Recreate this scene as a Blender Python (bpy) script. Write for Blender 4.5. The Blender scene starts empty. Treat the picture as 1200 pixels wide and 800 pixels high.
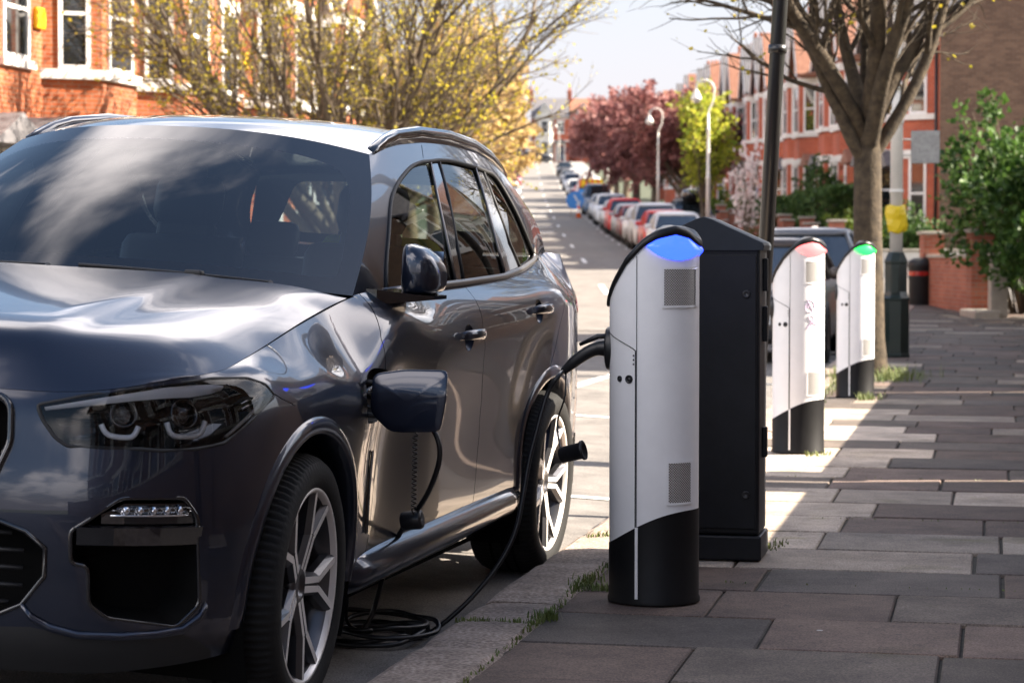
import bpy, bmesh, math, random
import numpy as np
from mathutils import Vector, Matrix
PI = math.pi
rnd = random.Random(7)
SC = bpy.context.scene
COL = SC.collection
STREET = math.radians(12.0)          # bearing of the near street, clockwise from +Y
def S2W(x, y, z=0.0):                # near-street coordinates -> world
    c, s = math.cos(STREET), math.sin(STREET)
    return Vector((x*c + y*s, -x*s + y*c, z))

# ------------------------------------------------------------------ materials
def _n(nt, t, **kw):
    n = nt.nodes.new(t)
    for k, v in kw.items(): setattr(n, k, v)
    return n
def mat(name, col, rough=.6, metal=0., var=.0, vscale=6., bump=0., bscale=60., coat=0., emit=None, estr=0., trans=0., spec=.5, col2=None, stretch=None, obrand=0., coat_rough=.03):
    m = bpy.data.materials.new(name); m.use_nodes = True
    nt = m.node_tree; b = nt.nodes['Principled BSDF']
    L = nt.links.new
    b.inputs['Base Color'].default_value = (*col, 1); b.inputs['Roughness'].default_value = rough
    b.inputs['Metallic'].default_value = metal; b.inputs['Specular IOR Level'].default_value = spec
    if coat: b.inputs['Coat Weight'].default_value = coat; b.inputs['Coat Roughness'].default_value = coat_rough
    if trans: b.inputs['Transmission Weight'].default_value = trans
    if emit: b.inputs['Emission Color'].default_value = (*emit, 1); b.inputs['Emission Strength'].default_value = estr
    if var or col2 or bump or obrand:
        tc = _n(nt, 'ShaderNodeTexCoord'); src = tc.outputs['Object']
        if stretch:
            mp = _n(nt, 'ShaderNodeMapping'); mp.inputs['Scale'].default_value = stretch; L(src, mp.inputs[0]); src = mp.outputs[0]
    out = None
    if var or col2:
        nz = _n(nt, 'ShaderNodeTexNoise'); nz.inputs['Scale'].default_value = vscale; nz.inputs['Detail'].default_value = 6; nz.inputs['Roughness'].default_value = .65
        L(src, nz.inputs['Vector'])
        rp = _n(nt, 'ShaderNodeValToRGB'); rp.color_ramp.elements[0].position = .3; rp.color_ramp.elements[1].position = .7
        a = col; c2 = col2
        if not c2: a = tuple(max(0, x*(1-var)) for x in col); c2 = tuple(min(1, x*(1+var)) for x in col)
        rp.color_ramp.elements[0].color = (*a, 1); rp.color_ramp.elements[1].color = (*c2, 1)
        L(nz.outputs['Fac'], rp.inputs[0]); out = rp.outputs[0]; L(out, b.inputs['Base Color'])
    if obrand:
        oi = _n(nt, 'ShaderNodeObjectInfo'); hs = _n(nt, 'ShaderNodeHueSaturation')
        mr = _n(nt, 'ShaderNodeMapRange'); mr.inputs[3].default_value = 1-obrand; mr.inputs[4].default_value = 1+obrand
        L(oi.outputs['Random'], mr.inputs[0]); L(mr.outputs[0], hs.inputs['Value'])
        if out: L(out, hs.inputs['Color'])
        else: hs.inputs['Color'].default_value = (*col, 1)
        L(hs.outputs[0], b.inputs['Base Color'])
    if bump:
        n2 = _n(nt, 'ShaderNodeTexNoise'); n2.inputs['Scale'].default_value = bscale; n2.inputs['Detail'].default_value = 4
        L(src, n2.inputs['Vector'])
        bp = _n(nt, 'ShaderNodeBump'); bp.inputs['Strength'].default_value = bump; bp.inputs['Distance'].default_value = .01
        L(n2.outputs['Fac'], bp.inputs['Height']); L(bp.outputs[0], b.inputs['Normal'])
    return m
def glass_mat(name, tint, refl_rough=0.0, ior=1.5):
    m = bpy.data.materials.new(name); m.use_nodes = True; nt = m.node_tree
    nt.nodes.remove(nt.nodes['Principled BSDF']); o = nt.nodes['Material Output']
    t = _n(nt, 'ShaderNodeBsdfTransparent'); t.inputs[0].default_value = (*tint, 1)
    g = _n(nt, 'ShaderNodeBsdfGlossy'); g.inputs['Roughness'].default_value = refl_rough
    f = _n(nt, 'ShaderNodeFresnel'); f.inputs[0].default_value = ior
    mx = _n(nt, 'ShaderNodeMixShader')
    nt.links.new(f.outputs[0], mx.inputs[0]); nt.links.new(t.outputs[0], mx.inputs[1]); nt.links.new(g.outputs[0], mx.inputs[2]); nt.links.new(mx.outputs[0], o.inputs[0])
    return m
def brick_mat(name, c1, c2, mortar, scale=1.0, frog=.0):
    """bricks 225 x 75 mm mapped on the faces of walls by UV (metres)"""
    m = bpy.data.materials.new(name); m.use_nodes = True; nt = m.node_tree; b = nt.nodes['Principled BSDF']; L = nt.links.new
    uv = _n(nt, 'ShaderNodeUVMap'); br = _n(nt, 'ShaderNodeTexBrick')
    br.inputs['Scale'].default_value = 1.0; br.inputs['Brick Width'].default_value = .225*scale; br.inputs['Row Height'].default_value = .075*scale
    br.inputs['Mortar Size'].default_value = .008*scale; br.inputs['Mortar Smooth'].default_value = .2; br.inputs['Bias'].default_value = -.1
    br.inputs['Color1'].default_value = (*c1, 1); br.inputs['Color2'].default_value = (*c2, 1); br.inputs['Mortar'].default_value = (*mortar, 1)
    L(uv.outputs[0], br.inputs['Vector'])
    nz = _n(nt, 'ShaderNodeTexNoise'); nz.inputs['Scale'].default_value = .9; nz.inputs['Detail'].default_value = 8; nz.inputs['Roughness'].default_value = .7
    L(uv.outputs[0], nz.inputs['Vector'])
    mr = _n(nt, 'ShaderNodeMapRange'); mr.inputs[1].default_value = .3; mr.inputs[2].default_value = .7; mr.inputs[3].default_value = .68; mr.inputs[4].default_value = 1.15
    L(nz.outputs['Fac'], mr.inputs[0])
    mx = _n(nt, 'ShaderNodeMix', data_type='RGBA', blend_type='MULTIPLY'); mx.inputs[0].default_value = 1
    L(br.outputs['Color'], mx.inputs[6]); L(mr.outputs[0], mx.inputs[7]); L(mx.outputs[2], b.inputs['Base Color'])
    bp = _n(nt, 'ShaderNodeBump'); bp.inputs['Strength'].default_value = .5; bp.inputs['Distance'].default_value = .01; bp.invert = True
    L(br.outputs['Fac'], bp.inputs['Height']); L(bp.outputs[0], b.inputs['Normal'])
    b.inputs['Roughness'].default_value = .85
    return m

# ------------------------------------------------------------------ mesh builder
class MB:
    def __init__(s): s.v = []; s.f = []; s.m = []; s.sm = []
    def add(s, vs, fs, mi=0, smooth=False):
        o = len(s.v); s.v += [tuple(p) for p in vs]
        for f in fs: s.f.append([i+o for i in f]); s.m.append(mi); s.sm.append(smooth)
        return s
    def box(s, lo, hi, mi=0, M=None):
        x0, y0, z0 = lo; x1, y1, z1 = hi
        vs = [(x0,y0,z0),(x1,y0,z0),(x1,y1,z0),(x0,y1,z0),(x0,y0,z1),(x1,y0,z1),(x1,y1,z1),(x0,y1,z1)]
        if M: vs = [M @ Vector(p) for p in vs]
        return s.add(vs, [(0,3,2,1),(4,5,6,7),(0,1,5,4),(1,2,6,5),(2,3,7,6),(3,0,4,7)], mi)
    def bbox(s, lo, hi, r=.01, mi=0, M=None, smooth=False):
        """box with rounded (two-step bevelled) vertical and horizontal edges: stacked rounded-rectangle rings"""
        x0, y0, z0 = lo; x1, y1, z1 = hi; rings = []
        def ring(ins, z):
            rr = max(r-ins, r*.3); pts = []
            for cx, cy, a0 in ((x1-r, y1-r, 0), (x0+r, y1-r, PI/2), (x0+r, y0+r, PI), (x1-r, y0+r, 1.5*PI)):
                for k in range(4):
                    a = a0+k*PI/6; pts.append((cx+(r-ins)*math.cos(a), cy+(r-ins)*math.sin(a), z))
            return pts
        for ins, z in ((r*.9, z0), (r*.3, z0+r*.3), (0, z0+r), (0, z1-r), (r*.3, z1-r*.3), (r*.9, z1)): rings.append(ring(ins, z))
        return s.rings(rings, mi, True, True, M, smooth)
    def rings(s, rings, mi=0, cap0=True, cap1=True, M=None, smooth=True, closed=True):
        n = len(rings[0]); vs = [p for r in rings for p in r]
        if M: vs = [M @ Vector(p) for p in vs]
        fs = []
        for i in range(len(rings)-1):
            for j in range(n if closed else n-1):
                k = (j+1) % n
                fs.append((i*n+j, i*n+k, (i+1)*n+k, (i+1)*n+j))
        s.add(vs, fs, mi, smooth)
        o = len(s.v)-len(vs)
        if cap0: s.f.append([o+j for j in range(n)][::-1]); s.m.append(mi); s.sm.append(False)
        if cap1: s.f.append([o+(len(rings)-1)*n+j for j in range(n)]); s.m.append(mi); s.sm.append(False)
        return s
    def lathe(s, prof, n=24, mi=0, M=None, cap0=True, cap1=True, smooth=True, sx=1., sy=1.):
        """prof: (r, z) from low to high, round the z axis"""
        rs = [[(r*sx*math.cos(2*PI*k/n), r*sy*math.sin(2*PI*k/n), z) for k in range(n)] for r, z in prof]
        return s.rings(rs, mi, cap0, cap1, M, smooth)
    def tube(s, path, rad, n=8, mi=0, cap=True, smooth=True, M=None):
        P = [Vector(p) for p in path]; m = len(P)
        if not hasattr(rad, '__len__'): rad = [rad]*m
        rings = []; up = None
        for i in range(m):
            t = (P[min(i+1, m-1)]-P[max(i-1, 0)]); t = t.normalized() if t.length > 1e-9 else Vector((0,0,1))
            if up is None:
                a = Vector((0,0,1)) if abs(t.z) < .9 else Vector((1,0,0)); up = (a - t*a.dot(t)).normalized()
            else:
                up = up - t*up.dot(t); up = up.normalized() if up.length > 1e-6 else t.orthogonal().normalized()
            w = t.cross(up)
            rings.append([P[i] + (up*math.cos(2*PI*k/n)+w*math.sin(2*PI*k/n))*rad[i] for k in range(n)])
        return s.rings(rings, mi, cap, cap, M, smooth)
    def prism(s, poly, z0, z1, mi=0, M=None, mi_top=None, smooth=False):
        """poly: (x, y) counter-clockwise, extruded z0..z1"""
        n = len(poly); vs = [(x, y, z0) for x, y in poly]+[(x, y, z1) for x, y in poly]
        if M: vs = [M @ Vector(p) for p in vs]
        o = len(s.v); s.add(vs, [(j, (j+1) % n, n+(j+1) % n, n+j) for j in range(n)], mi, smooth)
        s.f.append([o+j for j in range(n)][::-1]); s.m.append(mi); s.sm.append(False)
        s.f.append([o+n+j for j in range(n)]); s.m.append(mi if mi_top is None else mi_top); s.sm.append(False)
        return s
    def build(s, name, mats, parent=None, loc=None, rotz=None, normals=None, uvbox=False, coll=True):
        me = bpy.data.meshes.new(name); me.from_pydata(s.v, [], s.f)
        mats = mats if isinstance(mats, (list, tuple)) else [mats]
        for m in mats: me.materials.append(m)
        me.polygons.foreach_set('material_index', s.m); me.polygons.foreach_set('use_smooth', s.sm)
        if uvbox: box_uv(me)
        me.update()
        if normals is not None: me.normals_split_custom_set_from_vertices(normals)
        o = bpy.data.objects.new(name, me)
        if coll: COL.objects.link(o)
        if parent is not None: o.parent = parent
        if loc is not None: o.location = loc
        if rotz is not None: o.rotation_euler = (0, 0, rotz)
        return o
def box_uv(me):
    uv = me.uv_layers.new(name='UVMap').data
    for p in me.polygons:
        n = p.normal
        for li in p.loop_indices:
            c = me.vertices[me.loops[li].vertex_index].co
            if abs(n.z) > .75: q = (c.x, c.y)
            else:
                h = math.hypot(n.x, n.y) or 1; tx, ty = -n.y/h, n.x/h
                q = (c.x*tx+c.y*ty, c.z)
            uv[li].uv = q
def T(x=0, y=0, z=0, rx=0, ry=0, rz=0, s=1):
    return Matrix.Translation((x, y, z)) @ Matrix.Rotation(rz, 4, 'Z') @ Matrix.Rotation(ry, 4, 'Y') @ Matrix.Rotation(rx, 4, 'X') @ Matrix.Scale(s, 4)
def thing(name, label, cat, loc=(0, 0, 0), rotz=0., group=None):
    o = bpy.data.objects.new(name, None); COL.objects.link(o); o.empty_display_size = .2
    o.location = loc; o.rotation_euler = (0, 0, rotz)
    return tag(o, label, cat, group)
def tag(o, label, cat, group=None):
    o['label'] = label; o['category'] = cat
    if group: o['group'] = group
    return o
def struct(o): o['kind'] = 'structure'; return o
def copy_tree(o, parent=None, kids=None):
    c = o.copy(); COL.objects.link(c); c.parent = parent
    for ch in list(o.children): copy_tree(ch, c)
    return c
def smooth_path(pts, n=10):
    """Catmull-Rom through points"""
    P = [Vector(p) for p in pts]; out = []
    for i in range(len(P)-1):
        a, b, c, d = P[max(i-1, 0)], P[i], P[i+1], P[min(i+2, len(P)-1)]
        for k in range(n):
            t = k/n; out.append(.5*((2*b)+(c-a)*t+(2*a-5*b+4*c-d)*t*t+(3*b-a-3*c+d)*t**3))
    out.append(P[-1]); return out

# ------------------------------------------------------------------ spline patches with crisp cut-outs
def _spl_matrix(x):
    n = len(x); h = np.diff(x); A = np.zeros((n, n)); B = np.zeros((n, n)); A[0, 0] = A[-1, -1] = 1
    for i in range(1, n-1):
        A[i, i-1] = h[i-1]; A[i, i] = 2*(h[i-1]+h[i]); A[i, i+1] = h[i]
        B[i, i-1] = 6/h[i-1]; B[i, i] = -6/h[i-1]-6/h[i]; B[i, i+1] = 6/h[i]
    return np.linalg.solve(A, B)
def _spl_eval(x, Y, D, q):
    i = np.clip(np.searchsorted(x, q)-1, 0, len(x)-2); h = x[i+1]-x[i]; a = (x[i+1]-q)/h; b = 1-a
    sh = (-1,)+(1,)*(Y.ndim-1)
    a_, b_, h_ = a.reshape(sh), b.reshape(sh), h.reshape(sh)
    return a_*Y[i]+b_*Y[i+1]+((a_**3-a_)*D[i]+(b_**3-b_)*D[i+1])*h_**2/6
class Patch:
    """tensor-product natural cubic spline through a control net P[row][col]"""
    def __init__(s, P, us, vs):
        s.P = np.array(P, float); s.us = np.array(us, float); s.vs = np.array(vs, float)
        s.Mu = _spl_matrix(s.us); s.Mv = _spl_matrix(s.vs)
        s.Du = np.einsum('ij,rjk->rik', s.Mu, s.P)
    def __call__(s, u, v):
        u = np.atleast_1d(np.asarray(u, float)); v = np.atleast_1d(np.asarray(v, float))
        Pc = np.transpose(s.P, (1, 0, 2)); Dc = np.transpose(s.Du, (1, 0, 2))
        R = _spl_eval(s.us, Pc, Dc, u)                    # N x rows x 3
        D2 = np.einsum('ij,njk->nik', s.Mv, R)
        i = np.clip(np.searchsorted(s.vs, v)-1, 0, len(s.vs)-2); h = s.vs[i+1]-s.vs[i]; a = (s.vs[i+1]-v)/h; b = 1-a
        k = np.arange(len(u)); a, b, h = a[:, None], b[:, None], h[:, None]
        return a*R[k, i]+b*R[k, i+1]+((a**3-a)*D2[k, i]+(b**3-b)*D2[k, i+1])*h**2/6
    def normal(s, u, v):
        u = np.asarray(u, float); v = np.asarray(v, float)
        eu = 1e-3*(s.us[-1]-s.us[0]); ev = 1e-3*(s.vs[-1]-s.vs[0])
        cl = lambda q, k: np.clip(q, k[0], k[-1])
        du = s(cl(u+eu, s.us), v)-s(cl(u-eu, s.us), v); dv = s(u, cl(v+ev, s.vs))-s(u, cl(v-ev, s.vs))
        n = np.cross(du, dv); return n/np.maximum(np.linalg.norm(n, axis=1), 1e-12)[:, None]
    def inv(s, pts, f):
        """(u, v) of points given by a 2-component function f of the surface point"""
        if not hasattr(s, '_g'):
            U, V = np.meshgrid(np.linspace(s.us[0], s.us[-1], 240), np.linspace(s.vs[0], s.vs[-1], 60)); s._g = (U.ravel(), V.ravel(), s(U.ravel(), V.ravel()))
        U, V, G = s._g; F = f(G); out = []
        for p in pts:
            p = np.array(p, float); i = np.argmin(((F-p)**2).sum(1)); u, v = U[i], V[i]
            for _ in range(12):
                e = 1e-4; q = f(s(u, v))[0]; r = p-q
                J = np.stack([(f(s(u+e, v))[0]-q)/e, (f(s(u, v+e))[0]-q)/e], 1)
                try: d = np.linalg.solve(J, r)
                except Exception: break
                d = np.clip(d, -.1, .1); u = np.clip(u+d[0], s.us[0], s.us[-1]); v = np.clip(v+d[1], s.vs[0], s.vs[-1])
            out.append((float(u), float(v)))
        return out
def in_poly(x, y, poly):
    c = False; n = len(poly); j = n-1
    for i in range(n):
        xi, yi = poly[i]; xj, yj = poly[j]
        if (yi > y) != (yj > y) and x < (xj-xi)*(y-yi)/(yj-yi)+xi: c = not c
        j = i
    return c
def round_poly(poly, r, n=4):
    """corner rounding of a 2-D polygon"""
    out = []; N = len(poly)
    for i in range(N):
        p0, p, p1 = (Vector(poly[(i-1) % N]), Vector(poly[i]), Vector(poly[(i+1) % N]))
        a = p0-p; b = p1-p; ra = min(r, a.length*.45); rb = min(r, b.length*.45)
        A = p+a.normalized()*ra; B = p+b.normalized()*rb
        for k in range(n+1):
            t = k/n; q = A*(1-t)**2+p*2*t*(1-t)+B*t*t; out.append((q.x, q.y))
    return out
def thick_line(pts, w):
    """closed polygon of width w along an open polyline"""
    P = [Vector(p) for p in pts]; L = []; R = []
    for i, p in enumerate(P):
        t = (P[min(i+1, len(P)-1)]-P[max(i-1, 0)]).normalized(); nrm = Vector((-t.y, t.x))*w/2
        L.append((p+nrm)[:]); R.append((p-nrm)[:])
    return L+R[::-1]
class Cut:
    """flat (u, v) grid of a patch, cut along polygons; faces sorted into regions"""
    def __init__(s, patch, nu, nv, regions, wu=1., wv=1.):
        s.p = patch; bm = bmesh.new()
        U = np.linspace(patch.us[0], patch.us[-1], nu+1); V = np.linspace(patch.vs[0], patch.vs[-1], nv+1)
        g = [[bm.verts.new((u, v, 0)) for u in U] for v in V]
        for i in range(nv):
            for j in range(nu): bm.faces.new((g[i][j], g[i][j+1], g[i+1][j+1], g[i+1][j]))
        for nm, poly in regions:
            for k in range(len(poly)):
                a, b = poly[k], poly[(k+1) % len(poly)]
                if math.hypot(b[0]-a[0], b[1]-a[1]) < 1e-7: continue
                x0, x1 = min(a[0], b[0])-1e-5, max(a[0], b[0])+1e-5; y0, y1 = min(a[1], b[1])-1e-5, max(a[1], b[1])+1e-5
                fs = []
                for f in bm.faces:
                    c = [vv.co for vv in f.verts]
                    if max(q.x for q in c) < x0 or min(q.x for q in c) > x1 or max(q.y for q in c) < y0 or min(q.y for q in c) > y1: continue
                    fs.append(f)
                if not fs: continue
                ge = list({e for f in fs for e in f.edges}); gv = list({q for f in fs for q in f.verts})
                bmesh.ops.bisect_plane(bm, geom=gv+ge+fs, dist=1e-6, plane_co=(a[0], a[1], 0), plane_no=(b[1]-a[1], a[0]-b[0], 0))
        s.reg = {}
        bm.verts.index_update(); s.uv = np.array([q.co[:2] for q in bm.verts])
        for f in bm.faces:
            c = f.calc_center_median(); r = 'rest'
            for nm, poly in regions:
                if in_poly(c.x, c.y, poly): r = nm; break
            s.reg.setdefault(r, []).append([q.index for q in f.verts])
        bm.free()
        s.pos = patch(s.uv[:, 0], s.uv[:, 1]); s.nor = patch.normal(s.uv[:, 0], s.uv[:, 1])
    def make(s, regs, name, m, parent, mirror=False, off=0., rim=0., flip=False):
        """one mesh out of some regions; rim: depth of the returned edge at panel borders"""
        fs = [f for r in (regs if isinstance(regs, (list, tuple)) else [regs]) for f in s.reg.get(r, [])]
        ids = sorted({i for f in fs for i in f}); mp = {i: k for k, i in enumerate(ids)}
        sg = -1. if flip else 1.
        N = s.nor[ids]*sg; P = s.pos[ids]+N*off
        F = [[mp[i] for i in f] for f in fs]
        if flip: F = [f[::-1] for f in F]
        V = [tuple(p) for p in P]; NN = [tuple(q) for q in N]; SM = [True]*len(F)
        if rim:
            cnt = {}
            for f in F:
                for i in range(len(f)):
                    a, b = f[i], f[(i+1) % len(f)]; k = (min(a, b), max(a, b)); cnt.setdefault(k, []).append((a, b))
            for k, l in cnt.items():
                if len(l) == 1:
                    a, b = l[0]; o = len(V); pa, pb = Vector(V[a]), Vector(V[b]); na, nb = Vector(NN[a]), Vector(NN[b])
                    V += [pa[:], pb[:], (pb-nb*rim)[:], (pa-na*rim)[:]]
                    fn = ((pb-pa).cross(na)).normalized()
                    NN += [fn[:]]*4; F.append([o+1, o, o+3, o+2]); SM.append(True)
        if mirror:
            V = [(-x, y, z) for x, y, z in V]; NN = [(-x, y, z) for x, y, z in NN]; F = [f[::-1] for f in F]
        mb = MB(); mb.v = V; mb.f = F; mb.m = [0]*len(F); mb.sm = SM
        return mb.build(name, m, parent, normals=NN)
# ------------------------------------------------------------------ the SUV: control nets (x = towards the kerb, y = rearwards from the front axle, z up)
def car_nets():
    nom = [(0,-.875),(.2,-.868),(.4,-.848),(.55,-.818),(.68,-.768),(.79,-.69),(.87,-.585),(.925,-.455),(.955,-.30),(.972,-.1),(.98,.15),(.978,.45),(.974,.68),(.972,1.2),(.974,1.85),(.978,2.3),(.976,2.7),(.968,3.1),(.937,3.5),(.878,3.8),(.84,3.95),(.6,4.03),(0,4.06)]
    top = [.945,.945,.943,.943,.953,.972,.988,1.0,1.022,1.053,1.095,1.14,1.178,1.19,1.20,1.212,1.228,1.258,1.295,1.305,1.30,1.285,1.275]
    tin = [.06,.06,.06,.06,.061,.062,.066,.08,.103,.127,.144,.152,.132,.104,.098,.100,.116,.150,.185,.175,.13,.10,.10]
    zF = [.22,.31,.43,.56,.68,.78,.855,.905]; iF = [.06,.015,.004,0,.005,.022,.036,.046]
    zA = [.26,.36,.48,.60,.72,.84,.925,.99]; iA = [.05,.03,.02,.012,.004,0,.010,.045]
    zD = [.30,.37,.50,.65,.80,.95,1.03,1.115]; iD = [.06,.034,.036,.040,.030,.008,.004,.030]
    zR = [.32,.42,.53,.66,.80,.94,1.06,1.16]; iR = [.07,.02,.004,.002,.01,.02,.03,.06]
    iH = [.06,.03,.02,.012,.004,0,0,.028]
    grp = [(zF,iF)]*5+[None]*3+[(zA,iA)]*4+[(zD,iD)]*5+[(zD,iH)]+[None]*2+[(zR,iR)]*3
    for lo, hi in ((4, 8), (17, 20)):
        for k in range(lo+1, hi):
            t = (k-lo)/(hi-lo); a, b = grp[lo], grp[hi]
            grp[k] = tuple([p*(1-t)+q*t for p, q in zip(a[j], b[j])] for j in (0, 1))
    zsh = {9:-.01, 10:-.0, 11:.0, 12:-.03, 13:-.015, 14:.005, 15:.02, 16:.035, 17:.05}
    n = len(nom); ext = [(-x, y) for x, y in nom[2:0:-1]]+nom
    P = np.zeros((9, n+2, 3)); us = [0]
    for k in range(1, n+2): us.append(us[-1]+math.hypot(ext[k][0]-ext[k-1][0], ext[k][1]-ext[k-1][1]))
    us = np.array(us)-us[2]
    for k in range(n+2):
        i = abs(k-2); a = Vector(ext[max(k-1, 0)]); b = Vector(ext[min(k+1, n+1)]); t = (b-a).normalized(); nn = Vector((t.y, -t.x))
        if i == n-1: nn = Vector((0, 1)); 
        z, ins = grp[i]; z = list(z)
        if i in zsh:
            for r in (5, 6, 7): z[r] += zsh[i]
        if i in (5,6,7,8,9):
            k2 = {5:.3,6:.75,7:1.,8:.8,9:.35}[i]
            ins = [q-k2*d for q, d in zip(ins, (.03,.036,.036,.032,.02,.006,0,0))]
        z = z+[top[i]]; ins = list(ins)+[tin[i]]
        for r in range(9):
            q = Vector(ext[k])-nn*ins[r]; P[r, k] = (q.x, q.y, z[r])
    vs = np.arange(9)*.12
    N = {}
    low = Patch(P, us, vs); low.us_full = low.us
    N['lower'] = low; N['low_u'] = us[2:]
    # greenhouse side
    ab = [.68,1.1,1.6,2.1,2.6,3.1,3.5,3.78]; zb = [1.178,1.188,1.196,1.206,1.222,1.258,1.295,1.306]; bb = [.840,.866,.876,.878,.866,.815,.750,.705]
    at = [1.36,1.58,1.88,2.2,2.58,2.98,3.32,3.55]; zt = [1.640,1.683,1.712,1.725,1.722,1.700,1.655,1.60]; bt = [.650,.644,.638,.634,.628,.617,.602,.585]
    rows = []
    for t in (0, .2, .45, .7, .88, 1):
        bul = .030*math.sin(PI*t)
        rows.append([(bb[j]*(1-t)+bt[j]*t+bul, ab[j]*(1-t)+at[j]*t, zb[j]*(1-t)+zt[j]*t+(.012*math.sin(PI*t) if j == 0 else 0)) for j in range(8)])
    N['green'] = Patch(rows, np.cumsum([0]+[.5]*7), np.array([0,.2,.45,.7,.88,1])*.6)
    # windscreen (full width)
    fr = [-1,-.8,-.5,0,.5,.8,1]; rows = []
    for t in (0,.2,.45,.7,.88,1):
        r = []
        for s in fr:
            q = abs(s)**2.2
            B0 = (.840*s, .36+.32*q, 1.215-.037*q); T0 = ((.650*s), 1.20+.16*q, 1.703-.063*abs(s)**2.5)
            bl = .028*math.sin(PI*t)
            e4 = abs(s)**4; sb = math.sin(PI*t)
            r.append((B0[0]*(1-t)+T0[0]*t+.030*sb*e4*(1 if s > 0 else -1), B0[1]*(1-t)+T0[1]*t-bl*.6*(1-e4), B0[2]*(1-t)+T0[2]*t+bl*.8*(1-e4)+.012*sb*e4))
        rows.append(r)
    N['screen'] = Patch(rows, [.8*s for s in fr], [0,.2,.45,.7,.88,1])
    # roof (full width): front edge = screen top, sides = greenhouse top
    rows = []
    for j, (a, z, b) in enumerate(zip(at, zt, bt)):
        zc = [1.703,1.745,1.772,1.785,1.782,1.757,1.705,1.640][j]; ac = [1.20,1.44,1.78,2.12,2.52,2.95,3.38,3.72][j]
        rows.append([(b*s, ac+(a-ac)*abs(s)**2.2, zc-(zc-z)*abs(s)**2.5) for s in fr])
    N['roof'] = Patch(rows, [.7*s for s in fr], np.arange(8)*.33)
    # rear screen
    rows = []
    for t in (0, .5, 1):
        rows.append([(.705*s*(1-t)+.585*s*t, (3.98-.2*abs(s)**2.2)*(1-t)+(3.72-.17*abs(s)**2.2)*t, (1.28+.026*abs(s)**2)*(1-t)+(1.640-.04*abs(s)**2.5)*t) for s in fr])
    N['rear'] = Patch(rows, [-.7*s for s in fr][::-1], [0,.18,.36])
    # bonnet: t = 0 front edge, t = 1 cowl; s over the width
    S = np.linspace(-1, 1, 41); Tt = np.array([0,.012,.03,.05,.075,.1,.13,.16,.2,.25,.3,.36,.43,.5,.58,.66,.75,.85,.93,1])
    u0 = us[2:]; ucorner = u0[6]; uend = u0[12]-.05; vt = vs[-1]; rows = []
    ss = lambda x: (lambda y: y*y*(3-2*y))(min(1, max(0, x)))
    Fc = low([ucorner], [vt])[0]
    for t in Tt:
        r = []
        E = low([ucorner+(uend-ucorner)*t], [vt])[0]
        for s in S:
            q = abs(s); F0 = low([ucorner*q], [vt])[0]
            cow = (.840*q*.955, .335+.30*q**2.2)
            p = np.array([F0[0]*(1-t)+cow[0]*t, F0[1]*(1-t)+cow[1]*t])
            lin = np.array([Fc[0]*(1-t)+.840*.955*t, Fc[1]*(1-t)+(.335+.30)*t])
            p = p+(E[:2]-lin)*q**1.5
            w = .075+.11*ss((q-.45)/.5); rr = t/w
            rise = (rr**-3.2+1)**(-1/3.2) if rr > 1e-6 else 0
            zc = F0[2]*(1-rise)+(1.092+.133*t)*rise
            ww = q**4.5
            z = zc*(1-ww)+E[2]*ww
            z += (.006-.011*ss((q-(.42+.06*t))/.13)+.007*ss((q-.58)/.25)*(1-ss((q-.82)/.18)))*ss(t*5)*(1-.4*t)
            if q > .999: z = E[2]; p = E[:2]
            if t == 0: z = F0[2]; p = F0[:2]
            r.append((p[0]*(1 if s >= 0 else -1), p[1], z))
        rows.append(r)
    N['hood'] = Patch(rows, .85*S, Tt*1.3)
    return N
# ------------------------------------------------------------------ the SUV: parts
M = {}
def paint_mat(name, col, metal=.75, rough=.34):
    m = mat(name, col, rough=rough, metal=metal, coat=1.0, coat_rough=.012)
    return m
M['paint'] = paint_mat('graphite_metallic_paint', (.011,.016,.034), metal=.6, rough=.28)
M['gloss_black'] = mat('gloss_black', (.006,.006,.008), rough=.12, coat=1.)
M['frit'] = mat('printed_glass_border', (.006,.006,.007), rough=.03, spec=1.0)
M['matt_black'] = mat('matt_black', (.012,.012,.013), rough=.6)
M['void'] = mat('black_liner', (.004,.004,.004), rough=.9, spec=.1)
M['rubber'] = mat('tyre_rubber', (.013,.013,.013), rough=.8, spec=.25, bump=.15, bscale=120)
M['machined'] = mat('machined_alloy', (.74,.72,.70), rough=.36, metal=.35)
M['alloy_dark'] = mat('dark_alloy', (.07,.07,.078), rough=.35, metal=.8, coat=.5)
M['chrome'] = mat('chrome', (.8,.8,.82), rough=.07, metal=1.)
M['satin'] = mat('satin_trim', (.20,.19,.185), rough=.3, metal=.9)
M['steel'] = mat('brake_steel', (.3,.29,.28), rough=.35, metal=1.)
M['blue_cal'] = mat('blue_caliper', (.01,.03,.12), rough=.3, coat=.5)
M['screen'] = glass_mat('windscreen_glass', (.56,.64,.68), ior=2.05)
M['sideglass'] = glass_mat('side_glass', (.60,.67,.64), ior=1.6)
M['privacy'] = glass_mat('dark_side_glass', (.22,.235,.23), ior=1.65)
M['lens'] = glass_mat('lamp_lens', (.97,.97,.98), ior=1.45)
M['red_lens'] = mat('red_lens', (.35,.008,.01), rough=.08, coat=1.)
M['cabin'] = mat('cabin_trim', (.022,.023,.026), rough=.65)
M['seat'] = mat('seat_leather', (.028,.029,.033), rough=.5)
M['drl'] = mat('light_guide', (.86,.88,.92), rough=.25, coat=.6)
M['amber'] = mat('side_marker', (.3,.12,.02), rough=.2, coat=.6)

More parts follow.
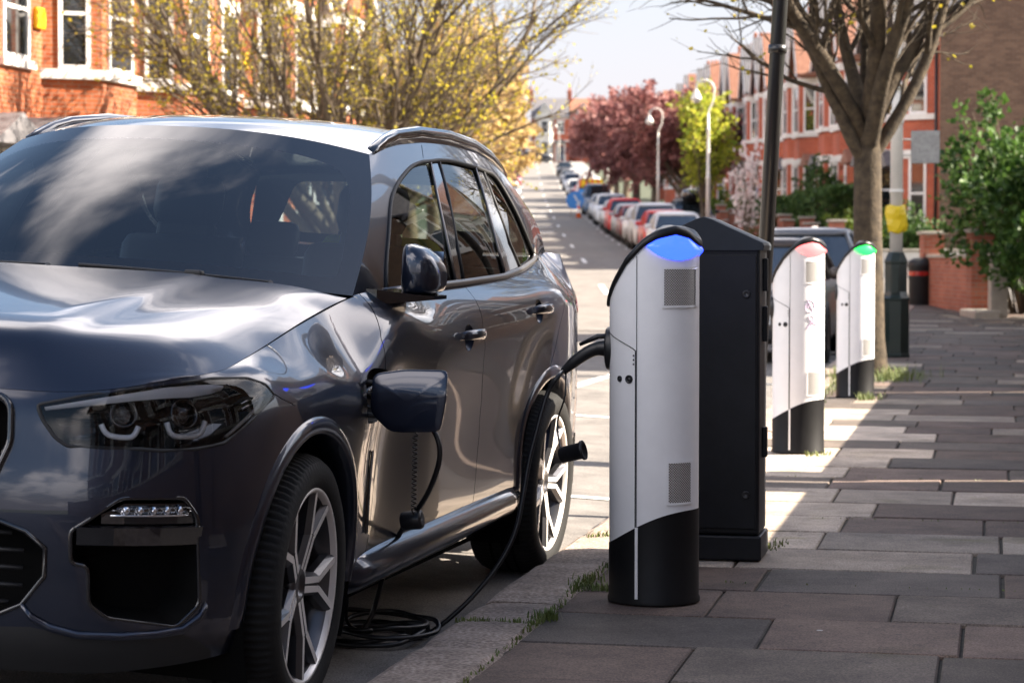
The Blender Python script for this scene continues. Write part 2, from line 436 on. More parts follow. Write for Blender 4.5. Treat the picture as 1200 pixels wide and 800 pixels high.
def make_wheel(steer=0., n=96):
    """wheel axis along +x (outward), outer face at x = 0"""
    w = bpy.data.objects.new('wheel', None); COL.objects.link(w)
    RX = Matrix.Rotation(PI/2, 4, 'Y')
    t = MB(); R = .376
    prof = [(.272,-.262),(.285,-.272),(.33,-.282),(.352,-.272),(.366,-.255),(R,-.225),(R,-.05),(.368,-.024),(.353,-.004),(.33,.006),(.30,.004),(.283,-.004),(.277,-.014)]
    rings = []
    nn = 294
    for k, (r, x) in enumerate(prof):
        ring = []
        for j in range(nn):
            rr = r
            if k in (3, 4, 5, 6, 7) and j % 3 == 0: rr -= .010
            ring.append((rr*math.cos(2*PI*j/nn), rr*math.sin(2*PI*j/nn), x))
        rings.append(ring)
    t.rings(rings, 0, False, False, RX, True)
    for x in (-.18, -.13, -.09): t.lathe([(R+.0005, x-.006), (R+.0008, x-.005), (R+.0008, x+.005), (R+.0005, x+.006)], 48, 1, RX, False, False)
    t.build('tyre', [M['rubber'], M['void']], w)
    r = MB()
    r.lathe([(.274,-.262),(.262,-.25),(.246,-.2),(.240,-.1),(.248,-.05),(.262,-.022)], n, 1, RX, False, False)
    r.lathe([(.262,-.022),(.268,-.010),(.272,-.006),(.279,-.006),(.281,-.010),(.279,-.018)], n, 0, RX, False, False)
    r.lathe([(.0,-.085),(.055,-.085),(.066,-.05),(.060,-.036),(.034,-.032),(.030,-.042),(0,-.042)], 40, 1, RX, False, False)
    def bar(p0, p1, w0, w1, f0, f1, x0, x1, back):
        """tapering spoke arm in the wheel plane: dark flanks, machined face"""
        a, b = Vector(p0), Vector(p1); d = (b-a).normalized(); nrm = Vector((-d.y, d.x))
        def sec(p, wd, fw, x): return [(p+nrm*wd)[:]+(x-back,), (p+nrm*wd)[:]+(x-.016,), (p+nrm*fw)[:]+(x,), (p-nrm*fw)[:]+(x,), (p-nrm*wd)[:]+(x-.016,), (p-nrm*wd)[:]+(x-back,)]
        A = sec(a, w0, f0, x0); B = sec(b, w1, f1, x1)
        vs = [RX @ Vector((-q[0], q[1], q[2])) for q in A+B]
        base = len(r.v); r.v += [tuple(q) for q in vs]
        for j in range(5):
            r.f.append([base+j, base+j+1, base+6+j+1, base+6+j][::-1]); r.m.append(0 if j == 2 else 1); r.sm.append(False)
        r.f.append([base+5, base+0, base+6, base+11][::-1]); r.m.append(1); r.sm.append(False)
    pol = lambda rad, ang: (rad*math.cos(ang), rad*math.sin(ang))
    for k in range(5):
        ph = .42+k*2*PI/5
        for sgn in (-1, 1):
            mid = Vector(pol(.150, ph))+Vector(pol(.014, ph+sgn*PI/2))
            end = pol(.267, ph+sgn*.26); root = Vector(pol(.045, ph))+Vector(pol(.013, ph+sgn*PI/2))
            bar(root, mid, .019, .020, .010, .009, -.034, -.022, .05)
            bar(mid, end, .022, .020, .010, .0095, -.022, -.010, .04)
        m = Vector(pol(.163, ph))
        bar(Vector(pol(.05, ph)), m, .006, .010, .0025, .004, -.043, -.034, .03)
    for k in range(5):
        c = pol(.056, PI/2+k*2*PI/5); r.lathe([(.008,-.06),(.008,-.041),(.006,-.038),(0,-.038)], 10, 2, RX @ Matrix.Translation((c[0], c[1], 0)), False, True)
    r.build('rim', [M['machined'], M['alloy_dark'], M['matt_black']], w)
    d = MB(); d.lathe([(.05,-.16),(.19,-.16),(.19,-.13),(.05,-.13),(.05,-.10),(0,-.10)], 48, 0, RX, True, False, smooth=False)
    d.build('brake_disc', M['steel'], w)
    c = MB(); pts = [(.20*math.cos(a), .20*math.sin(a)) for a in np.linspace(2.5, 3.9, 9)]+[(.125*math.cos(a), .125*math.sin(a)) for a in np.linspace(3.9, 2.5, 9)]
    c.prism(pts, -.175, -.085, 0, RX); c.build('brake_caliper', M['blue_cal'], w)
    return w

def build_suv():
    root = thing('suv', 'dark grey metallic suv plugged in at the kerb with its charging flap open', 'car')
    N = car_nets(); low = N['lower']; u0 = N['low_u']
    fp = lambda S: np.stack([S[..., 0]+S[..., 1], S[..., 2]], -1)
    fa = lambda S: np.stack([S[..., 1], S[..., 2]], -1)
    def P(pts): return low.inv(pts, fp)
    # polygons in (x+y, z) of the body side
    HL = [(-.289,.908),(-.274,.872),(-.236,.828),(-.198,.808),(.046,.806),(.126,.802),(.264,.805),(.388,.817),(.531,.872),(.676,.931),(.630,.962),(.536,.981),(.367,.983),(.253,.976),(.04,.958),(-.138,.936)]
    DUCT = [(-.169,.606),(-.025,.682),(.212,.682),(.269,.632),(.298,.40),(.206,.343),(-.055,.372),(-.121,.408),(-.128,.505),(-.187,.512),(-.191,.595)]
    INT = [(-.88,.60),(-.5,.615),(-.407,.612),(-.33,.59),(-.268,.549),(-.266,.477),(-.332,.401),(-.394,.376),(-.5,.36),(-.88,.36)]
    GRI = [(-.835,.93),(-.84,.67),(-.50,.67),(-.43,.715),(-.372,.81),(-.366,.90),(-.39,.925),(-.6,.935)]
    PORT = [(1.44,.80),(1.425,.90),(1.44,.95),(1.50,.968),(1.64,.955),(1.665,.93),(1.655,.82),(1.62,.79)]
    TAIL = [(4.60,1.20),(4.60,1.08),(4.66,1.05),(4.86,1.04),(4.90,1.20),(4.80,1.235)]
    fd = [(1.607,1.215),(1.60,1.15),(1.592,1.05),(1.61,.92),(1.640,.8),(1.648,.68),(1.62,.55),(1.545,.375)]
    md = [(2.745,1.23),(2.752,1.15),(2.765,1.04),(2.815,.92),(2.865,.78),(2.875,.64),(2.845,.5),(2.80,.375)]
    rd = [(4.07,1.30),(4.06,1.18),(4.00,1.05),(3.93,.93),(3.78,.76),(3.64,.60),(3.56,.47),(3.52,.385)]
    def ext(l):  # carry a seam up to and past the top edge
        return l
    sp = [(1.545,.375),(2.04,.379),(2.80,.384),(3.2,.388),(3.52,.392)]
    UV = {}
    tl = lambda pts, w=.0045: thick_line(pts, w)
    fdU, mdU, rdU, spU = P(fd), P(md), P(rd), P(sp)
    fdU[0] = (fdU[1][0]+(fdU[1][0]-fdU[2][0])*.3, .975); mdU[0] = (mdU[1][0], .975); rdU[0] = (rdU[1][0], .975)
    def arch(a0, r):
        pts = []
        for k in range(41):
            an = -.55+(PI+1.1)*k/40; y, z = a0+r*math.cos(an), .375+r*math.sin(an)
            if z < .335: y = a0+math.copysign(math.sqrt(max(r*r-.04*.04, 0)), math.cos(an)); z = .335
            pts.append((y, z))
        uv = low.inv(pts[::-1], fa)
        a, b = uv[0], uv[-1]
        return [(a[0], -.05)]+uv+[(b[0], -.05)]
    AF, AR = arch(0, .437), arch(2.975, .437)
    mirror_line = [(u0[0]-.01, v) for v in (0, 1)]
    fender_seam = P([(.655,.94),(.72,.92),(.80,.90)])  # headlamp tip to the arch lip
    SK = P([(-.8749,.335),(-.5,.338),(-.30,.345),(-.15,.322),(.10,.322),(.22,.328),(.31,.30),(.38,.265)]); SK = [(-.05,-.05),(-.05,SK[0][1])]+SK[1:]+[(SK[-1][0]+.02,-.05)]
    cups = [[(pc_-.03+.058*math.cos(t), zc-.002+.047*math.sin(t)) for t in np.linspace(0, 2*PI, 21)[:-1]] for pc_, zc in ((2.615,1.022), (3.64,1.088))]
    regions = [('cup', P(cups[0])), ('cup', P(cups[1])), ('skirt', SK), ('arch', AF), ('arch', AR), ('seam', tl(fdU)), ('seam', tl(mdU)), ('seam', tl(rdU)), ('seam', tl(spU)),
               ('lamp', P(round_poly(HL, .012, 2))), ('duct', P(round_poly(DUCT, .02, 3))), ('intake', P(INT)), ('grille', P(round_poly(GRI, .02, 3))), ('port', P(round_poly(PORT, .03, 3))), ('tail', P(TAIL)),
               ('seam', tl(fender_seam)),
               ('fdoor', fdU+mdU[::-1]), ('rdoor', mdU+rdU[::-1]),
               ('gap_top', [(-.2, .9565), (u0[12], .9565), (u0[12], .97), (-.2, .97)])]
    low2 = low
    class _P: pass
    cutP = Patch(low.P, low.us, low.vs)
    full_us = cutP.us.copy()
    class Half(Patch):
        pass
    hp = Half.__new__(Half); hp.__dict__.update(cutP.__dict__)
    # restrict the sampled range to the near half (u >= 0)
    class View:
        def __init__(s, p, a, b): s.p = p; s.us = np.array([a, b]); s.vs = p.vs
        def __call__(s, u, v): return s.p(u, v)
        def normal(s, u, v): return s.p.normal(u, v)
    C = Cut(View(cutP, 0., full_us[-1]), 250, 40, regions)
    GP, BR = M['paint'], M['gloss_black']
    C.make(['rest'], 'body', GP, root, rim=.018)
    C.make('skirt', 'front_skirt', M['matt_black'], root); C.make('skirt', 'front_skirt', M['matt_black'], root, mirror=True)
    far = C.make(['rest', 'fdoor', 'rdoor', 'port', 'seam', 'cup'], 'body', GP, root, mirror=True)
    fdoor = C.make('fdoor', 'front_door', GP, root, rim=.018)
    rdoor = C.make('rdoor', 'rear_door', GP, root, rim=.018)
    # things set into the skin, near and far side
    ev = lambda poly: [(Vector(low([u], [v])[0]), Vector(low.normal([u], [v])[0])) for u, v in P(poly)]
    def inset_ring(poly, depth, name, m, mirror, parent=root, shrink=1.):
        """walls of a recess round a cut-out, and its floor"""
        pn = ev(poly); mb = MB(); n = len(pn); sx = -1 if mirror else 1
        c = sum((p for p, _ in pn), Vector())/n
        o = [p for p, _ in pn]; i = [c+(p-c)*shrink-nn*depth for p, nn in pn]
        vs = [(q.x*sx, q.y, q.z) for q in o+i]
        mb.add(vs, [(j, n+j, n+(j+1) % n, (j+1) % n) for j in range(n)], 0, False)
        cc = c-sum((nn for _, nn in pn), Vector()).normalized()*depth
        mb.add([vs[n+j] for j in range(n)]+[(cc.x*sx, cc.y, cc.z)], [(j, (j+1) % n, n) for j in range(n)], 0, False)
        return mb.build(name, m, parent)
    def skin_tube(poly, rad, name, m, mirror, closed=True, off=0., parent=root, mat_i=None):
        pn = ev(poly); pts = [p+nn*off for p, nn in pn]
        if closed: pts = pts+[pts[0], pts[1]]
        if mirror: pts = [Vector((-p.x, p.y, p.z)) for p in pts]
        return MB().tube(pts, rad, 6, 0).build(name, m, parent)
    for mir in (False, True):
        sx = -1 if mir else 1
        # headlamp
        hl = C.make('lamp', 'headlight', M['lens'], root, mirror=mir)
        rp = round_poly(HL, .012, 2)
        hb = inset_ring(rp, .075, 'lamp_housing', M['gloss_black'], mir, hl, .93)
        skin_tube(rp, .006, 'lamp_seal', M['matt_black'], mir, parent=hl, off=-.003)
        def on(p, z, d): 
            u, v = P([(p, z)])[0]; q = Vector(low([u], [v])[0])-Vector(low.normal([u], [v])[0])*d; return Vector((q.x*sx, q.y, q.z))
        for tri in ([(-.085,.868),(-.06,.842),(.02,.838),(.05,.866)], [(.165,.878),(.19,.843),(.30,.842),(.335,.878)]):
            MB().tube(smooth_path([on(p, z, .03) for p, z in tri], 4), .0075, 8).build('running_light', M['drl'], hl)
        for pc, zc, rr in ((.00,.90,.030), (.255,.905,.034)):
            q = on(pc, zc, .055); nv = (on(pc, zc, 0)-q).normalized(); Mx = Matrix.Translation(q) @ nv.to_track_quat('Z', 'Y').to_matrix().to_4x4()
            pj = MB(); pj.lathe([(rr*1.25,-.01),(rr*1.25,.012),(rr*1.05,.016),(rr,.006)], 20, 0, Mx, True, False); pj.lathe([(rr,.004),(rr*.92,.016),(rr*.6,.026),(0,.031)], 20, 1, Mx, False, False)
            pj.build('projector', [M['gloss_black'], M['lens']], hl)
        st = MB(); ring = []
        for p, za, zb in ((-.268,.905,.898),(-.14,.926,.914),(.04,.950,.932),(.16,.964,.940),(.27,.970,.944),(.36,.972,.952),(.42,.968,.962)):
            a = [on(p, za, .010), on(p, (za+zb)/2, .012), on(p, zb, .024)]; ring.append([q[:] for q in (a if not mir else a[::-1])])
        st.rings(ring, 0, False, False, None, True, closed=False); st.build('sky_glint_strip', M['drl'], hl)  # white strip painting in the sky's reflection along the lens top
        sb = [on(p, z, .02) for p, z in ((.42,.832),(.52,.872),(.60,.905),(.63,.93))]
        MB().tube(sb, .006, 6).build('side_marker', M['drl'], hl)
        for dz in (0, .014): MB().tube([on(p, z+dz, .015) for p, z in ((.50,.905),(.55,.915),(.60,.928))], .003, 5).build('reflector_bar', M['chrome'], hl)
        # bumper duct, fog lamp and blades
        du = round_poly(DUCT, .02, 3)
        dk = inset_ring(du, .12, 'bumper_duct', M['void'], mir, root, .96)
        skin_tube(du, .007, 'duct_edge', M['gloss_black'], mir, parent=dk, off=-.005)
        bl = MB()
        ring = []
        for p in np.linspace(-.17, .285, 12):
            a = [on(p, .612, .012), on(p, .606, -.006+.0), on(p, .560, .004), on(p, .552, .03), on(p, .60, .07)]
            ring.append([q[:] for q in (a if not mir else a[::-1])])
        bl.rings(ring, 0, True, True, None, False); bl.build('duct_blade', M['gloss_black'], dk)
        b2 = MB(); ring = []
        for p in np.linspace(-.09, .27, 10):
            zz = .668 if p > -.02 else .668-(-.02-p)*.55
            a = [on(p, zz, .006), on(p, .640, .006), on(p, .615, .010), on(p, .615, .05), on(p, zz, .05)]
            ring.append([q[:] for q in (a if not mir else a[::-1])])
        b2.rings(ring, 0, True, True, None, False); b2.build('fog_light_panel', M['gloss_black'], dk)
        fg = MB(); ring = []
        for k, p in enumerate(np.linspace(-.055, .235, 14)):
            t = k/13; hh = .013*min(1, .25+t*3.2)*(1 if t < .93 else .75); zc = .650+.002*t
            a = [on(p, zc+hh, .004), on(p, zc+hh*.4, -.006), on(p, zc-hh*.5, -.006), on(p, zc-hh, .004)]
            ring.append([q[:] for q in (a if not mir else a[::-1])])
        fg.rings(ring, 0, True, True, None, True); fl = fg.build('fog_light', M['lens'], dk)
        lm = MB()
        for k in range(5):
            q = on(-.01+k*.05, .650, .001); lm.lathe([(.012,-.004),(.010,.004),(.0,.006)], 10, 0, Matrix.Translation(q) @ Matrix.Rotation(PI/2, 4, 'X'), False, False)
        lm.tube([on(p, .637, .001) for p in np.linspace(-.06, .235, 8)], .003, 5, 0)
        lm.build('led_module', M['chrome'], dk)
        # lower lip blade under the duct
        lp = MB(); ring = []
        for p, zt in ((-.33,.40),(-.30,.37),(-.24,.345),(-.15,.328),(-.003,.325),(.12,.328),(.225,.336),(.29,.365),(.318,.395)):
            a = [on(p, zt+.016, .003), on(p, zt+.004, -.012), on(p, zt-.006, -.012), on(p, zt-.016, .01)]
            ring.append([q[:] for q in (a if not mir else a[::-1])])
        lp.rings(ring, 0, True, True, None, True); lp.build('bumper_lip', GP, root)
        # tail lamp
        C.make('tail', 'tail_light', M['red_lens'], root, mirror=mir, off=.004)
    # grille and central intake (both halves in one part each)
    for reg, nm, dep in (('grille', 'grille', .05), ('intake', 'lower_intake', .08)):
        poly = GRI if reg == 'grille' else INT
        for mir in (False, True):
            g = inset_ring(round_poly(poly, .02, 3) if reg == 'grille' else poly, dep, nm, M['void'], mir, root, 1.)
            sx = -1 if mir else 1
            if reg == 'grille':
                skin_tube(round_poly(poly, .02, 3), .010, 'grille_surround', M['gloss_black'], mir, parent=g, off=.004)
                sl = MB()
                for p in np.linspace(-.80, -.42, 8):
                    pts = []
                    for z in np.linspace(.69, .92, 7):
                        u, v = P([(p, z)])[0]; q = Vector(low([u], [v])[0])-Vector(low.normal([u], [v])[0])*.018; pts.append((q.x*sx, q.y, q.z))
                    sl.tube(pts, .009, 6)
                sl.build('grille_bar', M['gloss_black'], g)
            else:
                skin_tube(poly[1:-1], .007, 'intake_edge', M['gloss_black'], mir, closed=False, parent=g, off=0)
                sl = MB()
                for z in np.linspace(.40, .58, 5):
                    pts = []
                    for p in np.linspace(-.87, -.34 if .44 < z < .58 else -.38, 8):
                        u, v = P([(p, z)])[0]; q = Vector(low([u], [v])[0])-Vector(low.normal([u], [v])[0])*.03; pts.append((q.x*sx, q.y, q.z))
                    sl.tube(pts, .006, 5)
                sl.build('intake_bar', M['matt_black'], g)
    # skirt below the bumper and sills
    for mir in (False, True):
        sx = -1 if mir else 1
        s = MB(); ring = []
        for a, o in ((.47,-.05),(.52,-.01),(.60,0),(1.2,.002),(1.9,.004),(2.35,.002),(2.50,-.012),(2.56,-.05)):
            sec = [(.935,.392),(.955,.382),(.978,.352),(.984,.325),(.972,.295),(.935,.268),(.86,.252),(.80,.25),(.80,.39)]
            r = [((x+o)*sx, a, z+(a-.5)*.012) for x, z in sec]; ring.append(r if not mir else r[::-1])
        s.rings(ring, 0, True, True, None, True); s.build('sill', GP, root)
        for a0, nm in ((0, 'front'), (2.975, 'rear')):
            # arch moulding: swept lip that stands proud of the wing
            am = MB(); ring = []
            for k in range(57):
                an = -.12+(PI+.24)*k/56
                cs, sn = math.cos(an), math.sin(an)
                def at(r, x): return (x*sx, a0+r*cs, .375+r*sn)
                def bxx(r):
                    u, v = low.inv([(a0+r*cs, max(.375+r*sn, .27 if a0 == 0 and cs < 0 else .33))], fa)[0]; return float(low([u], [v])[0][0])
                b1, b2, b3 = bxx(.442), bxx(.462), bxx(.485)
                r = [at(.429, b1-.07), at(.430, b1+.004), at(.436, b1+.011), at(.452, max(b2+.010, b1+.008)), at(.464, b2+.008), at(.480, b3+.0015), at(.486, b3-.012)]
                ring.append(r[::-1] if not mir else r)
            am.rings(ring, 0, False, False, None, True, closed=False); am.build('wheel_arch', GP, root)
            ln = MB(); Lr = []
            for k in range(33):
                an = -.5+(PI+1.0)*k/32; c, sn = math.cos(an)*.445, math.sin(an)*.445
                r = [(.95*sx, a0+c, .375+sn), (.50*sx, a0+c, .375+sn)]; Lr.append(r)
            ln.rings(Lr, 0, False, False, None, True, closed=False)
            ln.add([(.50*sx, a0-.5, .2), (.50*sx, a0+.5, .2), (.50*sx, a0+.5, .9), (.50*sx, a0-.5, .9)], [(0,1,2,3)], 0)
            ln.build('wheel_liner', M['void'], root)
    ub = MB(); ub.box((-.62,-.62,.2), (.62,-.40,.45)); ub.box((-.80,.50,.19), (.80,2.45,.40)); ub.box((-.86,3.45,.27), (.86,3.9,.5)); ub.box((-.48,-.6,.22), (.48,3.6,.42))
    ub.build('underbody', M['void'], root)
    # bonnet, roof, glass
    H = N['hood']; hu, hv = H.us, H.vs
    hc = Cut(H, 72, 56, [])
    hood = hc.make('rest', 'bonnet', GP, root, rim=.02)
    W = N['screen']
    wu = .8
    clear = [(-.745*wu/.8*1.0, .085), (.745, .085), (.752, .13), (.735, .70), (.69, .83), (.55, .868), (0, .885), (-.55, .868), (-.69, .83), (-.735, .70), (-.752, .13)]
    wc = Cut(W, 60, 36, [('clear', round_poly(clear, .06, 4))])
    wc.make('clear', 'windscreen', M['screen'], root)
    fr = wc.make('rest', 'windscreen_border', M['frit'], root)
    Rf = N['roof']; rc = Cut(Rf, 60, 60, []); rc.make('rest', 'roof', GP, root, rim=.02)
    RW = N['rear']; rwc = Cut(RW, 40, 16, [('clear', round_poly([(-.60,.05),(.60,.05),(.52,.30),(-.52,.30)], .05, 4))])
    rwc.make('clear', 'rear_window', M['sideglass'], root); rwc.make('rest', 'tailgate_frame', BR, root)
    G = N['green']
    def dens(l, a, b, n=5):
        return [tuple(q)[:2] for q in smooth_path([(x, y, 0) for x, y in l[a:b]], n)]+l[b:]
    w1 = [(.97,1.196),(1.05,1.30),(1.24,1.452),(1.41,1.532),(1.66,1.602),(1.83,1.630),(1.97,1.640),(1.84,1.513),(1.75,1.331),(1.737,1.208)]
    pb = [(1.737,1.208),(1.75,1.331),(1.84,1.513),(1.97,1.640),(2.105,1.649),(1.99,1.516),(1.876,1.331),(1.848,1.211)]
    w2 = [(1.848,1.211),(1.876,1.331),(1.99,1.516),(2.105,1.649),(2.3,1.652),(2.625,1.642),(2.498,1.495),(2.438,1.332),(2.449,1.228)]
    pc = [(2.449,1.228),(2.438,1.332),(2.498,1.495),(2.625,1.642),(2.764,1.634),(2.686,1.499),(2.692,1.349),(2.785,1.252)]
    w3 = [(2.785,1.252),(2.692,1.349),(2.686,1.499),(2.764,1.634),(2.95,1.612),(3.03,1.504),(3.12,1.383),(3.225,1.305),(3.13,1.280)]
    w1 = dens(w1, 0, 7); w3 = w3[:3]+dens(w3[3:], 0, 6)
    gi = lambda p: G.inv(p, fa)
    seam = lambda l: thick_line(gi(l), .006)
    gc = Cut(G, 100, 36, [('seam', seam([(1.908,1.65),(1.98,1.70)])), ('w1', gi(w1)), ('pb', gi(pb)), ('w2', gi(w2)), ('pc', gi(pc)), ('w3', gi(w3))])
    for mir in (False, True):
        sx = -1 if mir else 1
        gc.make('rest', 'roof_pillar', GP, root, mirror=mir, rim=.02)
        gc.make('w1', 'front_side_window', M['sideglass'], root, mirror=mir, off=-.006)
        gc.make('pb', 'pillar_trim', BR, root, mirror=mir, off=-.003); gc.make('pc', 'pillar_trim', BR, root, mirror=mir, off=-.003)
        gc.make('w2', 'rear_side_window', M['privacy'] if not mir else M['sideglass'], root, mirror=mir, off=-.006)
        gc.make('w3', 'quarter_window', M['privacy'] if not mir else M['sideglass'], root, mirror=mir, off=-.006)
        def gp(pts, off=.002):
            out = []
            for u, v in gi(pts):
                q = G([u], [v])[0]+G.normal([u], [v])[0]*off; out.append((q[0]*sx, q[1], q[2]))
            return out
        tr = MB()
        top = [(.97,1.196),(1.05,1.30),(1.24,1.452),(1.41,1.532),(1.66,1.602),(1.83,1.630),(1.97,1.640),(2.105,1.649),(2.3,1.652),(2.625,1.642),(2.764,1.634),(2.95,1.612),(3.03,1.504),(3.12,1.383),(3.225,1.305)]
        tr.tube(gp(dens(top, 0, 15), .001), .008, 6)
        tr.build('window_seal', M['matt_black'], root)
        tb = MB(); tb.tube(gp([(.93,1.186),(1.2,1.194),(1.5,1.199),(1.85,1.206),(2.2,1.215),(2.44,1.222),(2.785,1.245),(3.13,1.273),(3.235,1.292),(3.20,1.335)], .004), .013, 8)
        tb.build('belt_trim', M['satin'] if not mir else M['matt_black'], root)
        for l in ([(1.737,1.212),(1.75,1.331),(1.84,1.513),(1.97,1.640)], [(2.449,1.232),(2.438,1.332),(2.498,1.495),(2.625,1.642)]): MB().tube(gp(l, .001), .006, 6).build('pillar_strip', M['matt_black'] if mir else M['satin'], root)
        for l in ([(1.848,1.215),(1.876,1.331),(1.99,1.516),(2.105,1.649)], [(2.785,1.255),(2.692,1.349),(2.686,1.499),(2.764,1.634)]): MB().tube(gp(l, -.002), .007, 6).build('glazing_seal', M['matt_black'], root)
        # roof rail
        rl = MB(); ring = []
        pts = [(1.40,-.004),(1.46,.012),(1.56,.027),(1.7,.038),(2.0,.045),(2.4,.045),(2.8,.042),(3.1,.034),(3.3,.018),(3.42,.0)]
        for a, h in pts:
            u, v = G.inv([(a, 9)], lambda S: np.stack([S[..., 1], S[..., 2]*0+9], -1))[0] if False else (0, 0)
            j = np.interp(a, G.P[-1, :, 1], G.us); q = G([j], [G.vs[-1]])[0]
            x, z = q[0]-.008, q[2]+.004
            sec = [(x+.016, z-.012), (x+.018, z+h*.6), (x+.010, z+h), (x-.012, z+h+.002), (x-.022, z+h*.6), (x-.022, z+h*.45 if 1.6 < a < 3.2 else z-.012)]
            r = [(xx*sx, q[1], zz) for xx, zz in sec]; ring.append(r[::-1] if not mir else r)
        rl.rings(ring, 0, True, True, None, True); rl.build('roof_rail', M['gloss_black'], root)
        # mirrors
        mr = bpy.data.objects.new('wing_mirror', None); COL.objects.link(mr); mr.parent = root
        h = MB(); ring = []
        # shell: sections across the car, outward
        for x, y0, y1, z0, z1 in ((.905,1.005,1.04,1.215,1.30), (.910,.965,1.055,1.196,1.335), (.920,.925,1.065,1.184,1.345), (.944,.895,1.07,1.178,1.347), (.985,.890,1.068,1.178,1.334), (1.018,.905,1.06,1.184,1.308), (1.036,.93,1.05,1.198,1.282), (1.043,.965,1.035,1.215,1.26)):
            cy, cz = (y0+y1)/2, (z0+z1)/2; ry, rz = (y1-y0)/2, (z1-z0)/2; r = []
            for k in range(24):
                t = 2*PI*k/24; c, sn = math.cos(t), math.sin(t); e = .55
                r.append((x*sx, cy+ry*math.copysign(abs(c)**e, c), cz+rz*math.copysign(abs(sn)**e, sn)))
            ring.append(r if not mir else r[::-1])
        h.rings(ring, 0, True, True, None, True); h.build('mirror_shell', GP, mr)
        hb = MB(); ring = []
        for x, y0, y1, z0, z1 in ((.84,.80,1.00,1.150,1.198), (.88,.80,1.01,1.152,1.198), (.93,.83,1.03,1.156,1.192), (.99,.87,1.05,1.164,1.186), (1.04,.90,1.05,1.172,1.184)):
            r = [(x*sx, y0, z0), (x*sx, y1, z0), (x*sx, y1, z1), (x*sx, y0, z1)]; ring.append(r if not mir else r[::-1])
        hb.rings(ring, 0, True, True, None, False); hb.build('mirror_foot', M['gloss_black'], mr)
        gm = MB(); gm.box((.93*sx if sx > 0 else -1.02, 1.060, 1.20), (1.02 if sx > 0 else -.93, 1.071, 1.325)); gm.build('mirror_glass', M['chrome'], mr)
        # door handles
        for pc_, zc, door in ((2.615,1.022, fdoor), (3.64,1.086, rdoor)):
            def on2(p, z, d):
                u, v = P([(p, z)])[0]; q = Vector(low([u], [v])[0])+Vector(low.normal([u], [v])[0])*d; return Vector((q.x*sx, q.y, q.z))
            cup = MB(); cr = []
            for sc_, dp_ in ((1.02,.0005),(.97,-.004),(.80,-.017),(.5,-.026),(.2,-.029)):
                r = [on2(pc_-.03+.058*sc_*math.cos(t), zc-.002+.047*sc_*math.sin(t), dp_)[:] for t in np.linspace(0, 2*PI, 25)[:-1]]; cr.append(r if not mir else r[::-1])
            cup.rings(cr, 0, False, True, None, True)
            cup.build('handle_cup', GP, door if not mir else far)
            hd = MB(); ring = []
            for p, d, w in ((-.120,.002,.012), (-.112,.014,.016), (-.09,.026,.018), (-.03,.034,.019), (.05,.033,.019), (.085,.026,.018), (.108,.014,.016), (.115,.002,.012)):
                c = on2(pc_+p-.01, zc+.006, d); r = []
                for k in range(10):
                    t = 2*PI*k/10; r.append((c.x+.010*math.cos(t)*sx, c.y, c.z+w*math.sin(t)))
                ring.append(r if not mir else r[::-1])
            hd.rings(ring, 0, True, True, None, True); hd.build('handle', GP, door if not mir else far)
        # vent behind the wheel
        vt = MB(); pts = [(1.555,.705),(1.548,.64),(1.540,.56),(1.535,.45)]
        ring = []
        for p, z in pts:
            a = [on2(p-.010, z, .002), on2(p, z, .010), on2(p+.016, z, .002)]; ring.append([q[:] for q in (a if not mir else a[::-1])])
        vt.rings(ring, 0, False, False, None, True, closed=False); vt.build('wing_vent', M['gloss_black'], root)
    # charging port and open flap
    pt = inset_ring(round_poly(PORT, .03, 3), .05, 'charging_port', M['matt_black'], False, root, .95)
    u, v = P([(1.55,.875)])[0]; q = Vector(low([u], [v])[0]); nv = Vector(low.normal([u], [v])[0])
    so = MB(); so.lathe([(.034,-.05),(.034,-.012),(.028,-.010),(.028,-.045),(0,-.045)], 24, 0, Matrix.Translation(q) @ nv.to_track_quat('Z', 'Y').to_matrix().to_4x4(), False, False); so.build('socket', M['gloss_black'], pt)
    # flap: hinged on the front edge of the port, swung out past square
    flap_poly = round_poly([(0,-.030),(.012,-.052),(.062,-.096),(.10,-.101),(.228,-.096),(.243,.0),(.238,.088),(.10,.090),(0,.076)], .022, 4)
    fm = MB(); ang = math.radians(-4); n = len(flap_poly); cx, cz = .12, -.008; rings = []
    def fpt(x, z, back, lift=0):
        y = back+.003*((z-cz)/.1)**2+.30*max(0, z-.030)+lift
        return (x*math.cos(ang), y+x*math.sin(ang), z+x*.06)
    for sc_, back, lift in ((.02,0,0),(.25,0,0),(.5,0,0),(.75,0,0),(.93,0,0),(.985,0,.002),(1,0,.003),(1,.007,0),(.97,.009,0),(.02,.009,0)):
        rings.append([fpt(cx+(x-cx)*sc_, cz+(z-cz)*sc_, back, lift) for x, z in flap_poly])
    fm.rings([r[::-1] for r in rings], 0, True, True, None, True)
    uv = P([(1.44,.878)])[0]; hq = Vector(low([uv[0]], [uv[1]])[0])
    fo = fm.build('charging_flap', M['paint'], root, loc=(hq.x+.012, hq.y-.012, hq.z))
    hg = MB(); hg.tube([(.02,.016,-.05),(-.02,.022,-.05),(-.035,.03,-.045),(-.035,.03,.045),(-.02,.022,.05),(.02,.016,.05)], .008, 6); hg.build('flap_hinge', M['matt_black'], fo)
    # cabin
    cb = MB(); cb.bbox((-.74,.60,.75), (.74,1.02,1.17), .06); cb.bbox((-.30,1.0,.72), (.30,1.55,.90), .04); cb.box((-.80,.8,.42), (.80,3.75,.50))
    cb.bbox((-.60,.80,1.12), (-.18,1.05,1.20), .04)
    cb.build('dashboard', M['cabin'], root)
    dp = MB(); 
    for s in (-1, 1): dp.box((.78*s-.02, .8, .5), (.78*s+.02, 3.6, 1.16))
